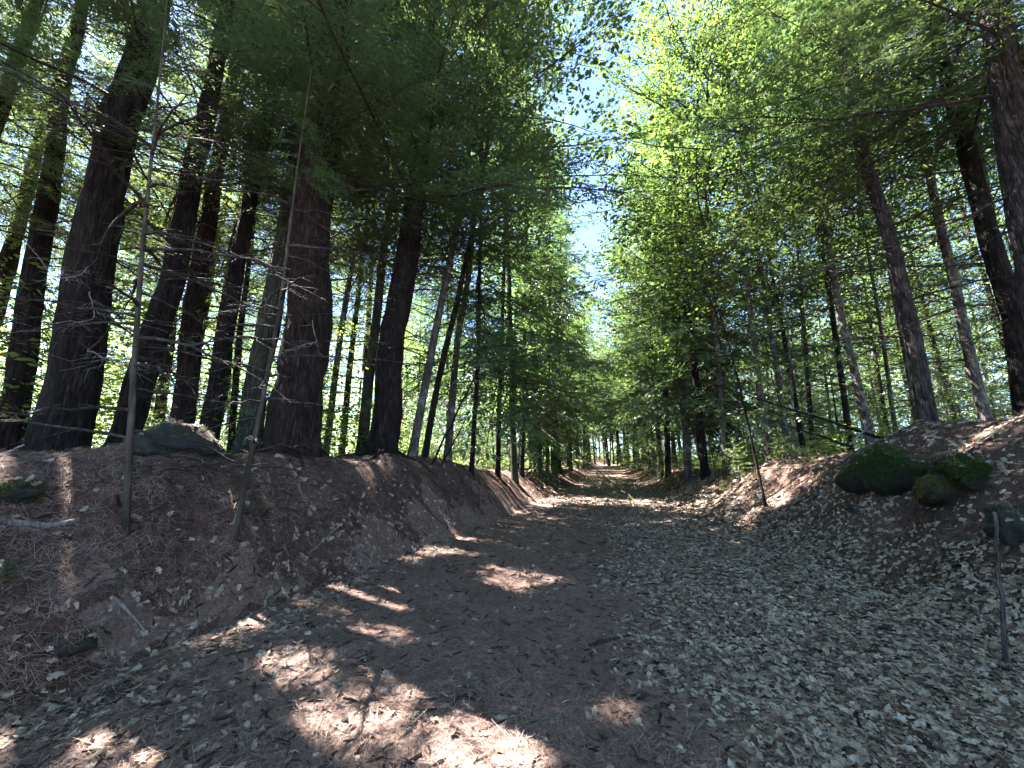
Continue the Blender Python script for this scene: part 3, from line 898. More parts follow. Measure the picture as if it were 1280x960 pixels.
hero('maple_tree', 'tree', [(1118, 525), (1104, 430), (1090, 340)], 12.5, .13, 18, 'thin grey maple between the bent birch and the brown hemlock', GR, M_BARK_GREY, 'maple', 3.6, 64, 3, 2.8, r_seed=43, noun='thin grey maple')
hero('maple_tree', 'tree', [(1276, 540), (1262, 440), (1250, 330)], 9.5, .2, 18, 'reddish pale trunk behind the dark pine at the right edge', GR, M_BARK_PALE, 'maple', 4.5, 64, 4, 2.8, r_seed=44, noun='reddish pale trunk')

GH = 'feathery hemlocks lining the path'
hero('hemlock_tree', 'tree', [(622, 590), (626, 450), (630, 330)], 12.5, .17, 18, 'feathery hemlock right of the thin black one, branches down to head height', GH, M_BARK, 'hemlock', 2.4, 104, 6, 4.8, r_seed=20, noun='feathery hemlock')
hero('hemlock_tree', 'tree', [(652, 596), (655, 450), (657, 330)], 15.5, .2, 19, 'dark layered hemlock nearest the path on the left past the bank', GH, M_BARK, 'hemlock', 2.2, 110, 6, 5.4, r_seed=21, noun='layered hemlock')
hero('hemlock_tree', 'tree', [(684, 600), (686, 480), (687, 380)], 19, .2, 19, 'hemlock where the left bank fades out, boughs almost over the path', GH, M_BARK_MOSS, 'hemlock', 2.2, 104, 5, 5.2, r_seed=22, noun='bank-end hemlock')
hero('hemlock_tree', 'tree', [(836, 592), (832, 480), (830, 380)], 18.5, .2, 18, 'hemlock left of the stout one, a green screen over the right path edge', GH, M_BARK, 'hemlock', 2.4, 96, 5, 4.4, r_seed=23, noun='screening hemlock')
hero('maple_tree', 'tree', [(817, 596), (813, 480), (811, 380)], 23, .18, 17, 'bright yellow-green maple hanging over the right edge of the far path', GH, M_BARK_GREY, 'maple', 2.6, 100, 4, 4.6, r_seed=24, noun='bright maple')

hero('maple_tree', 'tree', [(906, 578), (897, 440), (888, 320)], 12.6, .17, 21, 'light-leaved maple between the stout hemlock and the straight grey maple', GR, M_BARK_GREY, 'maple', 3.6, 96, 5, 4.8, r_seed=45, noun='light-leaved maple')

# tall evergreens added farther left so that their crowns shade the path
shade = [(-7.5, 9.5), (-10.5, 6.5), (-10.0, 11.5), (-13.0, 9.0), (-8.2, 13.5), (-12.5, 13.5), (-6.6, 17.0), (-9.4, 3.8), (-13.5, 5.0)]
SHADE_LABEL = ['pine with a bare shaft behind the gap between leaning and reddish pines', 'pine trunk behind the far left pine', 'pine behind the pole-thin pine, a dark green crown',
               'deep-set pine left of the leaning pine', 'pine well behind the broad reddish pine', 'deep-set pine behind the thickest left pine', 'pine behind the mossy trunk beside the tall dark pine',
               'pine at the left margin with its foot out of view', 'outermost pine of the left stand']
for k, (x, y) in enumerate(shade):
    z = terrain(x, y); q = np.array([x, y, z])
    top = q + np.array([random.uniform(-.3, .3), random.uniform(-.2, .3), 9])
    pa = project(q); pb = project(top)
    hero('pine_tree', 'tree', [pa, pb], y, random.uniform(.3, .42), random.uniform(17, 21), SHADE_LABEL[k], 'tall pines deeper in the left stand', M_BARK, 'pine', 6.0, 56, 6, 3.8, r_seed=60 + k, base=q)


# ------------------------------------------------------------------ named branches seen crossing the picture
def px_branch(owner, path, depth, rad, mat=M_TWIG, twigs=9, seed=0, depth2=None):
    """a dead branch of the tree OWNER along pixels of the photograph, from the trunk outwards"""
    e, ax, root = owner
    r = np.random.default_rng(seed)
    n = len(path)
    P = np.array([at_depth(px, py, depth + ((depth2 or depth) - depth) * i / (n - 1)) for i, (px, py) in enumerate(path)]) - root
    z = P[0][2]
    a = along(ax, z)
    P[0] = a
    u = np.linspace(0, 1, 14)
    t = np.linspace(0, 1, n)
    Q = np.stack([np.interp(u, t, P[:, k]) for k in range(3)], 1)
    for _ in range(2):
        Q[1:-1] = (Q[:-2] + 2 * Q[1:-1] + Q[2:]) / 4
    Q[1:] += r.normal(0, .015, (13, 3))
    b = Bag(); b.add(*tube(Q, rad * (1 - .85 * u) + .002, 6))
    tot = np.linalg.norm(Q[-1] - Q[0])
    d0 = (Q[-1] - Q[0]) / tot
    sd = np.cross(d0, [0, 0, 1]); sd /= np.linalg.norm(sd)
    for k in range(twigs):
        f = r.uniform(.2, .98) * 13; i = min(int(f), 12)
        p = Q[i] + (Q[i + 1] - Q[i]) * (f - i)
        v = d0 * r.uniform(.4, 1) + sd * r.choice([-1, 1]) * r.uniform(.4, 1) + np.array([0, 0, r.uniform(-.5, .3)])
        l = tot * r.uniform(.06, .22)
        q = p + v * l
        b.add(*tube([p, (p + q) / 2 + r.normal(0, .015, 3), q], [rad * .3 + .001, rad * .2 + .001, .001], 3))
        for m in range(2):
            p2 = p + (q - p) * r.random(); v2 = v + r.normal(0, .6, 3)
            b.add(*tube([p2, p2 + v2 * l * .4], [.0025, .001], 3))
    link('branch', b.mesh('branch', [mat]), e)


T = TREES
for k, (pth, dp, dp2, rd) in enumerate([
        ([(1262, 380), (1200, 378), (1130, 410), (1060, 455), (1000, 495)], 6.3, 6.6, .022),
        ([(1250, 347), (1180, 352), (1085, 373)], 6.4, 6.0, .016), ([(1255, 330), (1150, 335), (1040, 330), (960, 360), (900, 365)], 6.5, 7.5, .02),
        ([(1240, 270), (1130, 285), (1050, 330), (985, 352)], 6.5, 6.9, .018), ([(1225, 215), (1100, 225), (1000, 268), (940, 290)], 6.5, 7.2, .018),
        ([(1262, 395), (1200, 440), (1130, 452)], 6.4, 6.0, .014)]):
    px_branch(T['dark right pine'], pth, dp, rd, seed=900 + k, depth2=dp2, twigs=12)
for k, (pth, dp, dp2, rd) in enumerate([
        ([(1262, 118), (1190, 128), (1100, 140), (1000, 152), (905, 165)], 4.9, 5.8, .03), ([(1285, 235), (1220, 265), (1130, 300), (1050, 340)], 4.9, 5.5, .022),
        ([(1240, 35), (1150, 70), (1060, 100)], 4.9, 5.4, .02)]):
    px_branch(T['pale right pine'], pth, dp, rd, seed=920 + k, depth2=dp2, twigs=12)
for k, (pth, dp, dp2, rd) in enumerate([
        ([(500, 330), (560, 320), (640, 345), (700, 362)], 8.3, 9, .022), ([(498, 430), (560, 455), (575, 450)], 8.3, 8, .016),
        ([(515, 225), (580, 215), (650, 240)], 8.3, 8.8, .02), ([(500, 380), (440, 372), (400, 350)], 8.3, 7.6, .016), ([(510, 270), (450, 235), (400, 240)], 8.3, 7.8, .018)]):
    px_branch(T['tall dark pine'], pth, dp, rd, seed=940 + k, depth2=dp2)
for k, (pth, dp, dp2, rd) in enumerate([
        ([(100, 425), (130, 448), (190, 455)], 5.4, 4.7, .008), ([(110, 340), (80, 335), (70, 352), (30, 300)], 5.4, 4.8, .009), ([(112, 350), (120, 400), (70, 405)], 5.4, 4.7, .007),
        ([(125, 320), (100, 345), (40, 352)], 5.4, 4.6, .007), ([(385, 370), (395, 430), (345, 440)], 6.4, 5.8, .007)]):
    px_branch(T['thickest left pine' if pth[0][0] < 300 else 'broad reddish pine'], pth, dp, rd, M_DEADPALE, 16, 960 + k, dp2)


# ------------------------------------------------------------------ boulders
def boulder(px, py, wpx, hk, dk, mat, label, seed, sink=.3, rot=0.0, name='boulder', cat='boulder', group=None, fuzz=0, fuzz_more=0.0):
    g = ground_hit(px, py)
    wd = wpx / F * g[1] * .8
    bm_n = 26
    r = np.random.default_rng(seed)
    th = np.linspace(0, 2 * math.pi, 48, endpoint=False); ph = np.linspace(0, math.pi, bm_n)[1:-1]
    TH, PH = np.meshgrid(th, ph)
    D = np.stack([np.sin(PH) * np.cos(TH), np.sin(PH) * np.sin(TH), np.cos(PH)], -1)
    o = r.uniform(0, 50, 3)
    R = 1 + 1.2 * fbm(D[..., 0] * 1.7 + o[0] + D[..., 2], D[..., 1] * 1.7 + o[1] - D[..., 2] * .7, 4) + .12 * fbm(D[..., 0] * 6 + o[2] + 3 * D[..., 2], D[..., 1] * 6, 3)
    # a few flat breaks
    for _ in range(5):
        n = r.normal(0, 1, 3); n[2] = abs(n[2]) * .8; n /= np.linalg.norm(n)
        c = r.uniform(.55, .9); dt = (D @ n) * R
        R = np.where(dt > c, R * (c + (dt - c) * .25) / np.maximum(dt, 1e-6), R)
    V = D * R[..., None] * np.array([wd / 2, wd / 2 * dk, wd / 2 * hk])
    m, k = V.shape[:2]
    V = V.reshape(-1, 3)
    i = np.arange(m - 1)[:, None] * k; j = np.arange(k)[None]; j2 = (j + 1) % k
    f = np.stack([i + j, i + k + j, i + k + j2, i + j2], -1).reshape(-1, 4)
    top = len(V); V = np.concatenate([V, [[0, 0, V[:k, 2].mean() + .01], [0, 0, V[-k:, 2].mean()]]])
    cap = np.array([[top, q, (q + 1) % k] for q in range(k)]); cap2 = np.array([[top + 1, (m - 1) * k + (q + 1) % k, (m - 1) * k + q] for q in range(k)])
    groups = [(f, 0), (cap, 0), (cap2, 0)]
    mats = [mat]
    if fuzz:
        # short moss shoots growing on the upper faces
        nn_ = np.cross(V[f[:, 3]] - V[f[:, 0]], V[f[:, 1]] - V[f[:, 0]]); ar = np.linalg.norm(nn_, axis=1); nn_ /= ar[:, None] + 1e-9
        cc = V[f].mean(1); flip = np.sign((nn_ * cc).sum(1)); nn_ *= flip[:, None]
        wgt = ar * np.clip(nn_[:, 2] + .55, 0, 1) * (fbm(cc[:, 0] * 5 + 9, cc[:, 1] * 5 + cc[:, 2] * 3, 3) > -.08 - fuzz_more); wgt /= wgt.sum()
        pick = r.choice(len(f), fuzz, p=wgt)
        bc = r.dirichlet([1, 1, 1, 1], fuzz)
        Pm = (V[f[pick]] * bc[..., None]).sum(1) - nn_[pick] * .004
        Dm = nn_[pick] + r.normal(0, .55, (fuzz, 3)); Nm = r.normal(0, 1, (fuzz, 3))
        Qm = diamonds(Pm, Dm, Nm, r.uniform(.012, .034, fuzz), r.uniform(.006, .012, fuzz)).reshape(-1, 3)
        groups.append((np.arange(len(Qm)).reshape(-1, 4) + len(V), 1)); mats.append(M_MOSS if mat is not M_ROCK_YELLOW else M_MOSS_Y)
        V = np.concatenate([V, Qm])
    me = build_mesh(name, V, groups, mats)
    ob = link(name, me)
    y = g[1] + wd / 2 * dk * .75; x = g[0] * y / g[1]
    ob.location = (x, y, float(terrain(x, y)) + wd / 2 * hk * (1 - 2 * sink))
    ob.rotation_euler = (0, 0, rot)
    BOULD.append((ob, V[:m * k].copy(), f, wd / 2))
    return tag(ob, label, cat, group)


BOULD = []
boulder(218, 592, 130, .44, .9, M_ROCK_GREEN, 'rounded grey-green lichened boulder half sunk in needles before the reddish pine', 1, .40, .3, fuzz=500)
boulder(1122, 662, 118, .80, 1.0, M_ROCK_MOSS, 'deep green mossy boulder bulging from the right bank', 2, .42, 1.0, fuzz=16000, fuzz_more=.12)
boulder(1192, 650, 80, .75, 1.0, M_ROCK_YELLOW, 'yellow-green mossy rock tucked between two darker boulders', 3, .56, 2.0, fuzz=9000, fuzz_more=.15)
boulder(1222, 640, 90, .75, .9, M_ROCK_MOSS, 'dark mossy rock right of the yellow-green one', 7, .54, .4, fuzz=8000, fuzz_more=.05)
boulder(1272, 690, 70, .9, .8, M_ROCK_GREY, 'bare grey boulder cut by the right edge of view', 4, .44, .9)
boulder(12, 652, 60, .6, .8, M_ROCK_GREEN, 'mossy stone behind the pale log on the left slope', 5, .3, .2, fuzz=1200)
boulder(85, 842, 66, .40, .8, M_ROCK_GREY, 'low greenish stone sunk in the lower left slope', 6, .45, .5, name='stone', cat='stone')
boulder(135, 880, 70, .34, .6, M_ROCK_GREY, 'flat greenish stone just below the sunken one', 8, .45, 1.5, name='stone', cat='stone')
boulder(1072, 645, 24, .5, .7, M_ROCK_GREY, 'small pale green stone at the foot of the mossy boulder', 9, .3, 0, name='stone', cat='stone')


# leaves and needles that came to rest on the rocks
from mathutils.bvhtree import BVHTree
for nm_, tpls_, num_, lo_s, hi_s, mt_ in (('fallen_leaves', oaks, 45, .04, .095, M_LITTER), ('fallen_needles', [needle_clump(r) for _ in range(6)], 150, .05, .09, M_NLITTER)):
    bag = Bag(); rb = np.random.default_rng(31)
    for ob, vv, ff, rad_ in BOULD:
        ca, sa = math.cos(ob.rotation_euler[2]), math.sin(ob.rotation_euler[2])
        ww = vv @ np.array([[ca, sa, 0], [-sa, ca, 0], [0, 0, 1]]) + np.array(ob.location)
        tree_ = BVHTree.FromPolygons([tuple(q) for q in ww], [tuple(q) for q in ff])
        for _ in range(int(num_ * min(1, rad_ / .5))):
            x_, y_ = ob.location[0] + rb.uniform(-rad_, rad_), ob.location[1] + rb.uniform(-rad_, rad_)
            hit, nrm, _i, _d = tree_.ray_cast(Vector((x_, y_, ob.location[2] + 3)), Vector((0, 0, -1)))
            if hit is None or abs(nrm[2]) < .6 or hit[2] < terrain(x_, y_): continue
            n_ = np.array(nrm) * np.sign(nrm[2]) + rb.normal(0, .15, 3); n_ /= np.linalg.norm(n_)
            a_ = rb.uniform(0, 6.28); d_ = np.array([math.cos(a_), math.sin(a_), 0]); d_ -= n_ * (d_ @ n_); d_ /= np.linalg.norm(d_)
            Pt, ft = tpls_[rb.integers(len(tpls_))]; sz = rb.uniform(lo_s, hi_s)
            bag.add(np.array(hit) + n_ * .012 + sz * (Pt[:, :1] * d_ + Pt[:, 1:2] * np.cross(n_, d_) + Pt[:, 2:] * n_), ft)
    tag(link(nm_, bag.mesh(nm_, [mt_], smooth=False)), kind='stuff')


# ------------------------------------------------------------------ dead poles, logs and sticks
def stick(name, cat, a, b, rad, mat, label, group=None, mid=None, twigs=0, seed=0, tip=.4, on_ground=True, lift=.0, sub=10):
    """a, b: world end points; lies along the ground when on_ground"""
    r = np.random.default_rng(seed)
    n = sub
    u = np.linspace(0, 1, n)[:, None]
    a = np.array(a, float); b = np.array(b, float)
    P = a + (b - a) * u
    if mid is not None:
        P += (np.array(mid) - (a + b) / 2) * (4 * u * (1 - u))
    P[1:-1] += r.normal(0, .006 * np.linalg.norm(b - a) ** .7, (n - 2, 3))
    if on_ground:
        P[:, 2] = terrain(P[:, 0], P[:, 1]) * .7 + .3 * P[:, 2] + rad * .6 + lift
        P[:, 2] = np.maximum(P[:, 2], terrain(P[:, 0], P[:, 1]) + rad * .5)
    o = P[0].copy()
    P = P - o
    bag = Bag()
    R = rad * (1 - (1 - tip) * u[:, 0])
    V, f = tube(P, R, 9, rough=.3, seed=seed); bag.add(V, f)
    for end, ring in ((P[0], range(9)), (P[-1], range(len(V) - 9, len(V)))):
        k = list(ring); bag.add(np.concatenate([V[k], [end]]), np.array([[q, (q + 1) % 9, 9] for q in range(9)]))
    for k in range(twigs):
        i = r.integers(2, n - 1)
        v = (P[-1] - P[0]) / np.linalg.norm(P[-1]) + r.normal(0, .8, 3); l = np.linalg.norm(P[-1]) * r.uniform(.1, .3)
        bag.add(*tube([P[i], P[i] + v * l * .5, P[i] + v * l + [0, 0, -.05 * l]], [R[i] * .5, R[i] * .3, .0015], 4))
    ob = link(name, bag.mesh(name, [mat]), loc=o)
    return tag(ob, label, cat, group)


GH_ = lambda x, y: ground_hit(x, y)
stick('log', 'log', GH_(-30, 654), GH_(98, 657), .035, M_DEADPALE, 'pale barkless log lying across the left slope', seed=1, tip=.6)
stick('dead_branch', 'branch', at_depth(-10, 576, 5.0), at_depth(30, 556, 5.0), .028, M_DEADPALE, 'pale broken branch at the left edge before the thickest pine', seed=2, on_ground=False)
stick('dead_pole', 'dead pole', at_depth(538, 584, 9.0), at_depth(593, 470, 9.2), .03, M_BARK, 'dark dead pole leaning right beside the crooked maple', 'leaning dead poles', seed=3, on_ground=False, tip=.5, twigs=4)
stick('dead_pole', 'dead pole', at_depth(552, 582, 9.3), at_depth(588, 512, 9.5), .024, M_BARK, 'shorter dead pole leaning right, under the longer one', 'leaning dead poles', seed=4, on_ground=False, tip=.4, twigs=3)
stick('dead_branch', 'branch', at_depth(1102, 548, 7.6), at_depth(893, 480, 8.6), .032, M_BARK, 'long dark fallen branch slanting down to the bent birch foot', seed=5, on_ground=False, tip=.25, twigs=10)
stick('dead_branch', 'branch', at_depth(1066, 558, 7.7), at_depth(930, 515, 8.4), .022, M_BARK, 'shorter fallen branch below the long slanting one', seed=6, on_ground=False, tip=.3, twigs=6)
stick('dead_branch', 'branch', at_depth(1062, 556, 7.4), at_depth(1090, 528, 7.2), .018, M_DEADPALE, 'bleached curved branch sticking up at the fallen branch butt', seed=7, on_ground=False, twigs=3)
stick('dead_branch', 'branch', GH_(1236, 592), GH_(1290, 597), .014, M_DEADPALE, 'straight pale stick lying on top of the mossy rocks', seed=8, lift=.12)
b0 = GH_(1259, 832)
stick('dead_sapling', 'sapling', b0, at_depth(1243, 640, b0[1]), .016, M_BARK_PALE, 'thin whitish dead stem standing on the right slope', seed=9, on_ground=False, tip=.7, twigs=3)
GS = 'sticks lying on the path'
for k, (x0, y0, x1, y1, rd, mt, lb) in enumerate([
        (815, 783, 892, 788, .016, M_TWIG, 'long dark stick lying among the grey leaves right of centre'),
        (738, 812, 775, 800, .024, M_TWIG, 'stubby dark stick on the border of needles and leaves'),
        (532, 810, 566, 800, .014, M_DEADPALE, 'short pale stick beside a sunlit patch'),
        (505, 918, 545, 900, .020, M_TWIG, 'thick dark stick inside the lowest sunlit patch'),
        (428, 908, 458, 886, .016, M_TWIG, 'dark stick at the left end of the lowest sunlit patch'),
        (598, 920, 648, 898, .016, M_TWIG, 'knobbly stick at the right end of the lowest sunlit patch'),
        (428, 790, 505, 812, .014, M_TWIG, 'thin dark strip pointing at the short pale stick'),  # dark tube laid along a narrow dark band on the path
        (535, 795, 585, 785, .012, M_TWIG, 'slim dark twig above the short pale stick'),
        (640, 762, 668, 766, .018, M_TWIG, 'small dark stick below the middle sunlit patch'),
        (560, 690, 600, 697, .013, M_TWIG, 'dark stick next to the upper sunlit patch'),
        (330, 845, 372, 900, .016, M_TWIG, 'curved brown stick in the shade left of the patches'),
        (138, 752, 186, 796, .016, M_DEADPALE, 'pale stick running down the left slope'),
        (385, 692, 428, 655, .010, M_DEADPALE, 'thin pale twig leaning up the left slope foot'),
        (500, 600, 560, 660, .012, M_TWIG, 'dark twig running down the bank below the tall dark pine'),
        (540, 600, 590, 640, .012, M_TWIG, 'second dark twig down the bank, nearer the thin black hemlock'),
        (1095, 735, 1150, 720, .016, M_TWIG, 'dark stick in the hollow under the right slope'),
        (1130, 850, 1200, 872, .016, M_TWIG, 'dark crooked stick among leaves at lower right'),
        (700, 700, 760, 690, .012, M_TWIG, 'thin stick across the middle of the path')]):
    stick('stick', 'stick', GH_(x0, y0), GH_(x1, y1), rd, mt, lb, GS, seed=20 + k, twigs=1 if k % 2 else 0, sub=7)

# ------------------------------------------------------------------ the wood behind: one of each kind is built, then copied
def proto(kind, k):
    r = np.random.default_rng(500 + k)
    extra = []
    cr = Crown()
    if kind == 'hemlock':
        H = r.uniform(18, 24); rad = r.uniform(.10, .16); clear = r.uniform(2.4, 3.8); nb = 76; mat = [M_BARK, M_BARK_MOSS][k % 2]
    elif kind == 'maple':
        H = r.uniform(14, 18.5); rad = r.uniform(.08, .13); clear = r.uniform(3.0, 4.6); nb = 84; mat = [M_BARK_GREY, M_BARK_RED, M_BARK][k % 3]
    elif kind == 'young_hemlock':
        H = r.uniform(4, 7); rad = r.uniform(.03, .05); clear = .7; nb = 40; mat = M_BARK
    else:
        H = r.uniform(3.2, 6.5); rad = r.uniform(.02, .035); clear = .5; nb = 42; mat = M_BARK_GREY
    lean = r.normal(0, .03, 2) * H
    pts = [np.array([0, 0, -.3]), np.array([lean[0] * .5, lean[1] * .5, H * .5])]
    if kind in ('hemlock', 'maple'):
        for q in range(22):
            z = r.uniform(1.0, clear + 2.5); az = r.uniform(0, 6.28)
            o = np.array([lean[0] * z / H, lean[1] * z / H, z])
            b = dead_branch(r, o, az, r.uniform(.7, 2.0), .014, r.uniform(-.1, .25), .2, 3)
            vv = np.concatenate(b.v)
            extra.append((vv, np.concatenate([a for a in b.f[(4, 0)]])))
    me, ax, R = trunk_mesh('trunk', pts, rad, H, 10, mat, extra=extra, seed=k)
    for i in range(nb):
        f = (i + r.random()) / nb; z = clear + (H - clear) * f
        az = i * 2.39996 + r.uniform(-.6, .6); o = along(ax, z)
        if kind == 'hemlock':
            cr.add(HEM_FAR[r.integers(6)], rotm(az, math.radians(r.uniform(-42, 18)), r.normal(0, .4)), 2.8 * (1.08 - f) ** .6 * r.uniform(.45, 1.3) / 2.6, o)
        elif kind == 'young_hemlock':
            cr.add(HEM_FAR[r.integers(6)], rotm(az, math.radians(r.uniform(-25, 5)), r.normal(0, .25)), 1.5 * (1.08 - f) ** .7 * r.uniform(.7, 1.2) / 2.6, o)
        elif kind == 'maple':
            prof = math.sin(math.pi * min(1, .2 + .78 * f)) ** .6
            cr.add(LEAF_FAR[r.integers(6)], rotm(az, math.radians(r.uniform(-5, 40)), r.normal(0, .4)), (2.5 * prof * r.uniform(.6, 1.2) + .4) / 2.4, o)
        else:
            prof = math.sin(math.pi * min(1, .25 + .72 * f)) ** .6
            cr.add(SAP_LEAF[r.integers(6)], rotm(az, math.radians(r.uniform(-10, 35)), r.normal(0, .4)), (1.2 * prof * r.uniform(.6, 1.2) + .3) / 1.2, o)
    lm = {'hemlock': M_NEEDLE2, 'young_hemlock': M_NEEDLE2, 'maple': [M_LEAF, M_LEAF2][k % 2], 'sapling': [M_YOUNG, M_LEAF2][k % 2]}[kind]
    cm = cr.mesh('crown', [lm, M_TWIG])
    return me, cm, H, rad


PROTO = {k: [proto(k, i) for i in range(n)] for k, n in (('hemlock', 5), ('maple', 6), ('young_hemlock', 4), ('sapling', 6))}
NAMES = {'hemlock': ('hemlock_tree', 'tree'), 'maple': ('maple_tree', 'tree'), 'young_hemlock': ('young_hemlock', 'tree'), 'sapling': ('sapling', 'sapling')}
placed = [(h[1], h[2], .6) for h in HERO]
BG = []


def blocks_gap(x, y, H, rad):
    """does a crown here stand in one of the lines of sunlight?"""
    for p, rr in zip(PP, PR):
        # closest approach of the line to the tree axis in plan
        h = S[:2] / np.linalg.norm(S[:2]); d = np.array([x, y]) - p[:2]
        t = d @ h
        if t < 0: continue
        off = abs(d[0] * h[1] - d[1] * h[0])
        z = p[2] + t * math.tan(SUN_EL)
        if off < rad + rr * .5 and z < H: return True
    return False


def place(kind, x, y, scale=1.0):
    me, cm, H, rad = PROTO[kind][random.randrange(len(PROTO[kind]))]
    e = empty(NAMES[kind][0], (x, y, float(terrain(x, y))))
    e.rotation_euler = (random.gauss(0, .03), random.gauss(0, .03), random.uniform(0, 6.28)); e.scale = (scale,) * 3
    link('trunk', me, e); link('crown', cm, e)
    BG.append((e, kind, x, y, me.materials[0].name, H * scale))
    placed.append((x, y, .5))


def free(x, y, dmin):
    return all((x - a) ** 2 + (y - b) ** 2 > max(dmin, c) ** 2 for a, b, c in placed)


def in_view(x, y):
    px, py = project(np.array([x, y, 1.0])); px2, _ = project(np.array([x, y, 6.0]))
    return y > 1 and -120 < px2 < 1400


def fill(kind, n, smin, smax, ymin, ymax, dmin, sc0=.8, sc1=1.2, side=None):
    got = tries = 0
    while got < n and tries < n * 60:
        tries += 1
        y = ymin + (ymax - ymin) * random.random() ** 1.15
        sd = side or random.choice([-1, 1])
        s = sd * (smin + (smax - smin) * random.random() ** 1.2)
        x = float(axis_x(y)) + s / .971
        if not in_view(x, y) or not free(x, y, dmin): continue
        scl = random.uniform(sc0, sc1)
        big = kind in ('hemlock', 'maple')
        if blocks_gap(x, y, (15 if big else 5) * scl, 1.6 if big else .7): continue
        place(kind, x, y, scl); got += 1


# rows of thin hemlocks close along the path, farther on
fill('hemlock', 24, 3.1, 5.5, 16, 46, 1.1, .7, 1.0, -1)
fill('hemlock', 14, 3.3, 5.5, 20, 48, 1.2, .6, 1.0, 1)
fill('hemlock', 12, 5, 26, 14, 55, 2.0, .8, 1.2, -1)
fill('hemlock', 14, 5, 26, 14, 55, 2.2, .8, 1.2, 1)
fill('maple', 18, 6, 34, 12, 55, 2.4, .8, 1.25, -1)
fill('maple', 40, 4.6, 34, 9, 58, 1.9, .8, 1.25, 1)
fill('young_hemlock', 20, 4.0, 20, 12, 45, 1.2, .6, 1.1)
fill('sapling', 62, 6.5, 26, 8, 40, 1.0, .7, 1.3, -1)
fill('sapling', 34, 4.2, 26, 9, 40, 1.0, .7, 1.3, 1)
for y in (49, 51, 53, 56, 59, 62, 65):    # the path bends out of sight behind these
    for q in range(5):
        place(random.choice(['maple', 'hemlock', 'maple']), float(axis_x(y)) + (q - 2) * 1.9 + random.uniform(-.8, .8) - (2.5 if y < 53 else 0), y + random.uniform(-1, 1), random.uniform(.95, 1.2))
for y, q in ((20, 2.6), (24, 2.5), (26, -2.4), (29, 2.2), (31, -2.2), (34, 2.0), (36, -2.0), (39, 2.0), (42, -1.8), (44, 1.6), (46, -2.0), (47, 1.8)):
    place(random.choice(['sapling', 'young_hemlock']), float(axis_x(y)) + q, y, random.uniform(.5, .85))

# tall trees leaning in over the far path
for y, q, kd in ((13.6, -3.1, 'hemlock'), (15.5, 3.3, 'maple'), (17.5, -2.9, 'hemlock'), (18, 2.9, 'maple'), (20, -2.6, 'hemlock'), (21, 3.0, 'hemlock'), (23, -2.7, 'hemlock'), (25.5, 2.9, 'maple'), (28, -2.5, 'hemlock'), (30, 2.6, 'hemlock'), (33, -2.4, 'maple'), (35, 2.5, 'maple'), (38, -2.2, 'hemlock'), (40, 2.4, 'hemlock'), (43, -2.2, 'maple'), (45, 2.2, 'maple'), (47, -2.4, 'hemlock')):
    place(kd, float(axis_x(y)) + q, y, random.uniform(.95, 1.15))

# the wood goes on behind and beside the viewer
for k in range(26):
    y = random.uniform(4, 40); sd = -1 if k % 3 else 1
    x = sd * (y * 1.62 + random.uniform(2, 16))
    if free(x, y, 2.2) and not blocks_gap(x, y, 16, 1.6):
        place(random.choice(['maple', 'hemlock', 'sapling']), x, y, random.uniform(.85, 1.1))
for k in range(60):  # trees out of view, added to make the sky fill darker and greener
    y = random.uniform(-22, 1.5); sd = random.choice([-1, 1]); x = float(axis_x(y)) + sd * random.uniform(4.6, 20)
    if free(x, y, 2.0) and not in_view(x, y + 3) and not blocks_gap(x, y, 16, 1.6):
        place(random.choice(['maple', 'maple', 'hemlock']), x, y, random.uniform(.8, 1.1))

# small seedlings on the banks and along the path edge
SEED = []
for k in range(40):
    y = random.uniform(9, 30); sd = random.choice([-1, 1, 1])
    ss_ = sd * (np.interp(y, [5, 14, 22], [3.4, 2.6, 2.1]) + random.uniform(.2, 2.6))
    place('sapling', float(axis_x(y)) + ss_, y, random.uniform(.10, .28))
for px, py, sc_ in ((4, 735, .05), (152, 748, .06), (735, 596, .2), (782, 592, .28), (905, 600, .16), (928, 590, .15), (860, 600, .2), (1010, 588, .14), (700, 600, .22)):
    g = ground_hit(px, py); place('sapling', g[0], g[1], sc_)

# low leafy undergrowth on the forest floor beyond the banks
rw = np.random.default_rng(78)
n = 260000
uy = 7 + 50 * rw.random(n) ** 1.3; us = rw.choice([-1, 1], n) * (5.6 + 30 * rw.random(n) ** 1.4)
ux = axis_x(uy) + us / .971
cl = fbm(ux * .45, uy * .45, 3)
k = (cl > -.06) & ((us < 0) | (uy > 9))
ux, uy, cl = ux[k], uy[k], cl[k]
zz = .08 + (1.7 + 4.0 * np.clip(cl, 0, 1)) * rw.random(len(ux)) ** 1.2 * np.clip((np.abs(lateral(ux, uy)) - 5.0) / 2.5, .15, 1)
P = np.stack([ux, uy, terrain(ux, uy) + zz], 1)
D = rw.normal(0, 1, P.shape) * np.array([1, 1, .3]); Nn = rw.normal(0, .35, P.shape) + np.array([0, 0, 1])
ln = rw.uniform(.06, .12, len(P)) * (1 + uy * .012)
Q = diamonds(P, D, Nn, ln, ln * .6, .1).reshape(-1, 3)
tag(link('undergrowth', build_mesh('undergrowth', Q, [(np.arange(len(Q)).reshape(-1, 4), 0)], [M_YOUNG], smooth=False)), kind='stuff')

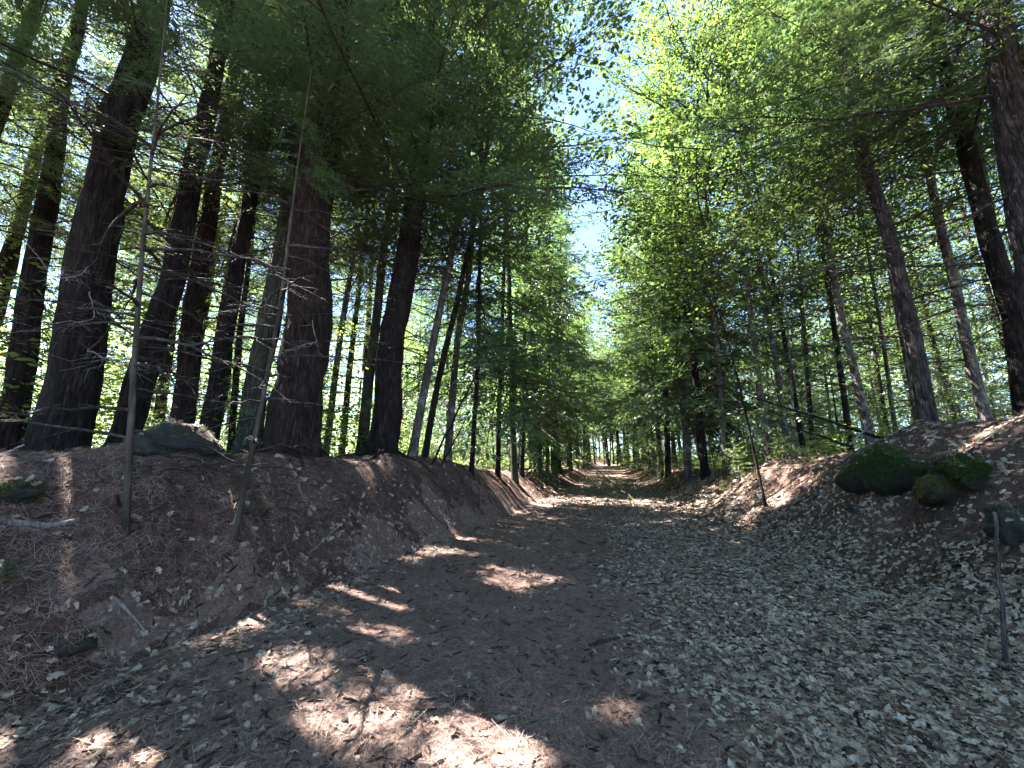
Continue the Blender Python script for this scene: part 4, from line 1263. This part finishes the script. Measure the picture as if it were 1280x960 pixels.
# the far wood reads as one mass of leaves
rw = np.random.default_rng(77)
n = 440000
th = rw.uniform(-1.75, 1.8, n); rr_ = rw.uniform(62, 105, n); zz = 22 * rw.random(n) ** 1.35
wx, wy = rr_ * np.sin(th), rr_ * np.cos(th)
cl = vnoise(wx * .16, wy * .16 + zz * .12)
k = (cl + .25 * rw.random(n) > .42) & ((np.abs(lateral(wx, wy) - 6) > 2.5) | (zz < 9))
wx, wy, zz = wx[k], wy[k], zz[k]
P = np.stack([wx, wy, terrain(wx, wy) + zz], 1)
D = rw.normal(0, 1, P.shape) * np.array([1, 1, .5]); Nn = rw.normal(0, .5, P.shape) + np.array([0, 0, 1])
ln = rw.uniform(.25, .55, len(P))
Q = diamonds(P, D, Nn, ln, ln * .6, .1).reshape(-1, 3)
tag(link('far_woods', build_mesh('far_woods', Q, [(np.arange(len(Q)).reshape(-1, 4), 0)], [M_YOUNG], smooth=False)), kind='stuff')

# ------------------------------------------------------------------ describe the trees of the wood behind by what they stand behind
hp = [(project(np.array([x, y, terrain(x, y) + 1.0]))[0], y, nm) for nm, x, y in HERO if len(nm.split()) <= 6]
seen = {}
BG.sort(key=lambda b: b[3])
WORDN = ['first', 'second', 'third', 'fourth', 'fifth', 'sixth', 'seventh', 'eighth', 'ninth', 'tenth', 'eleventh', 'twelfth', 'thirteenth', 'fourteenth', 'fifteenth']
KINDW = {'hemlock': 'hemlock', 'maple': 'maple', 'young_hemlock': 'young hemlock', 'sapling': 'leafy sapling'}
BARKW = {'pine_bark': 'dark-barked', 'greenish_bark': 'mossy-barked', 'maple_bark': 'grey-barked', 'reddish_pine_bark': 'brown-barked', 'pale_bark': 'pale-barked'}
GROUPW = {'hemlock': 'hemlocks in the wood behind', 'maple': 'maples in the wood behind', 'young_hemlock': 'young hemlocks in the wood behind', 'sapling': 'leafy saplings in the understorey'}
for e, kind, x, y, bark, H in BG:
    px = project(np.array([x, y, terrain(x, y) + 1.0]))[0]
    c = [(abs(px - q) + .6 * max(0, hy - y) * 30, q, nm) for q, hy, nm in hp]
    _, q, nm = min(c)
    adj = BARKW[bark] if kind in ('hemlock', 'maple') else ('ankle-high' if H < .5 else 'knee-high' if H < 1.4 else 'low' if H < 4 else 'tall')
    rel = 'just left of' if px < q - 12 else 'just right of' if px > q + 12 else 'straight behind'
    key = (adj, kind, rel, nm); n = seen.get(key, 0); seen[key] = n + 1
    lab = f"{adj} {KINDW[kind]} {rel} the {nm}"
    lab += ', ' + WORDN[min(n, 14)] + ' one back'
    tag(e, lab, NAMES[kind][1], GROUPW[kind])
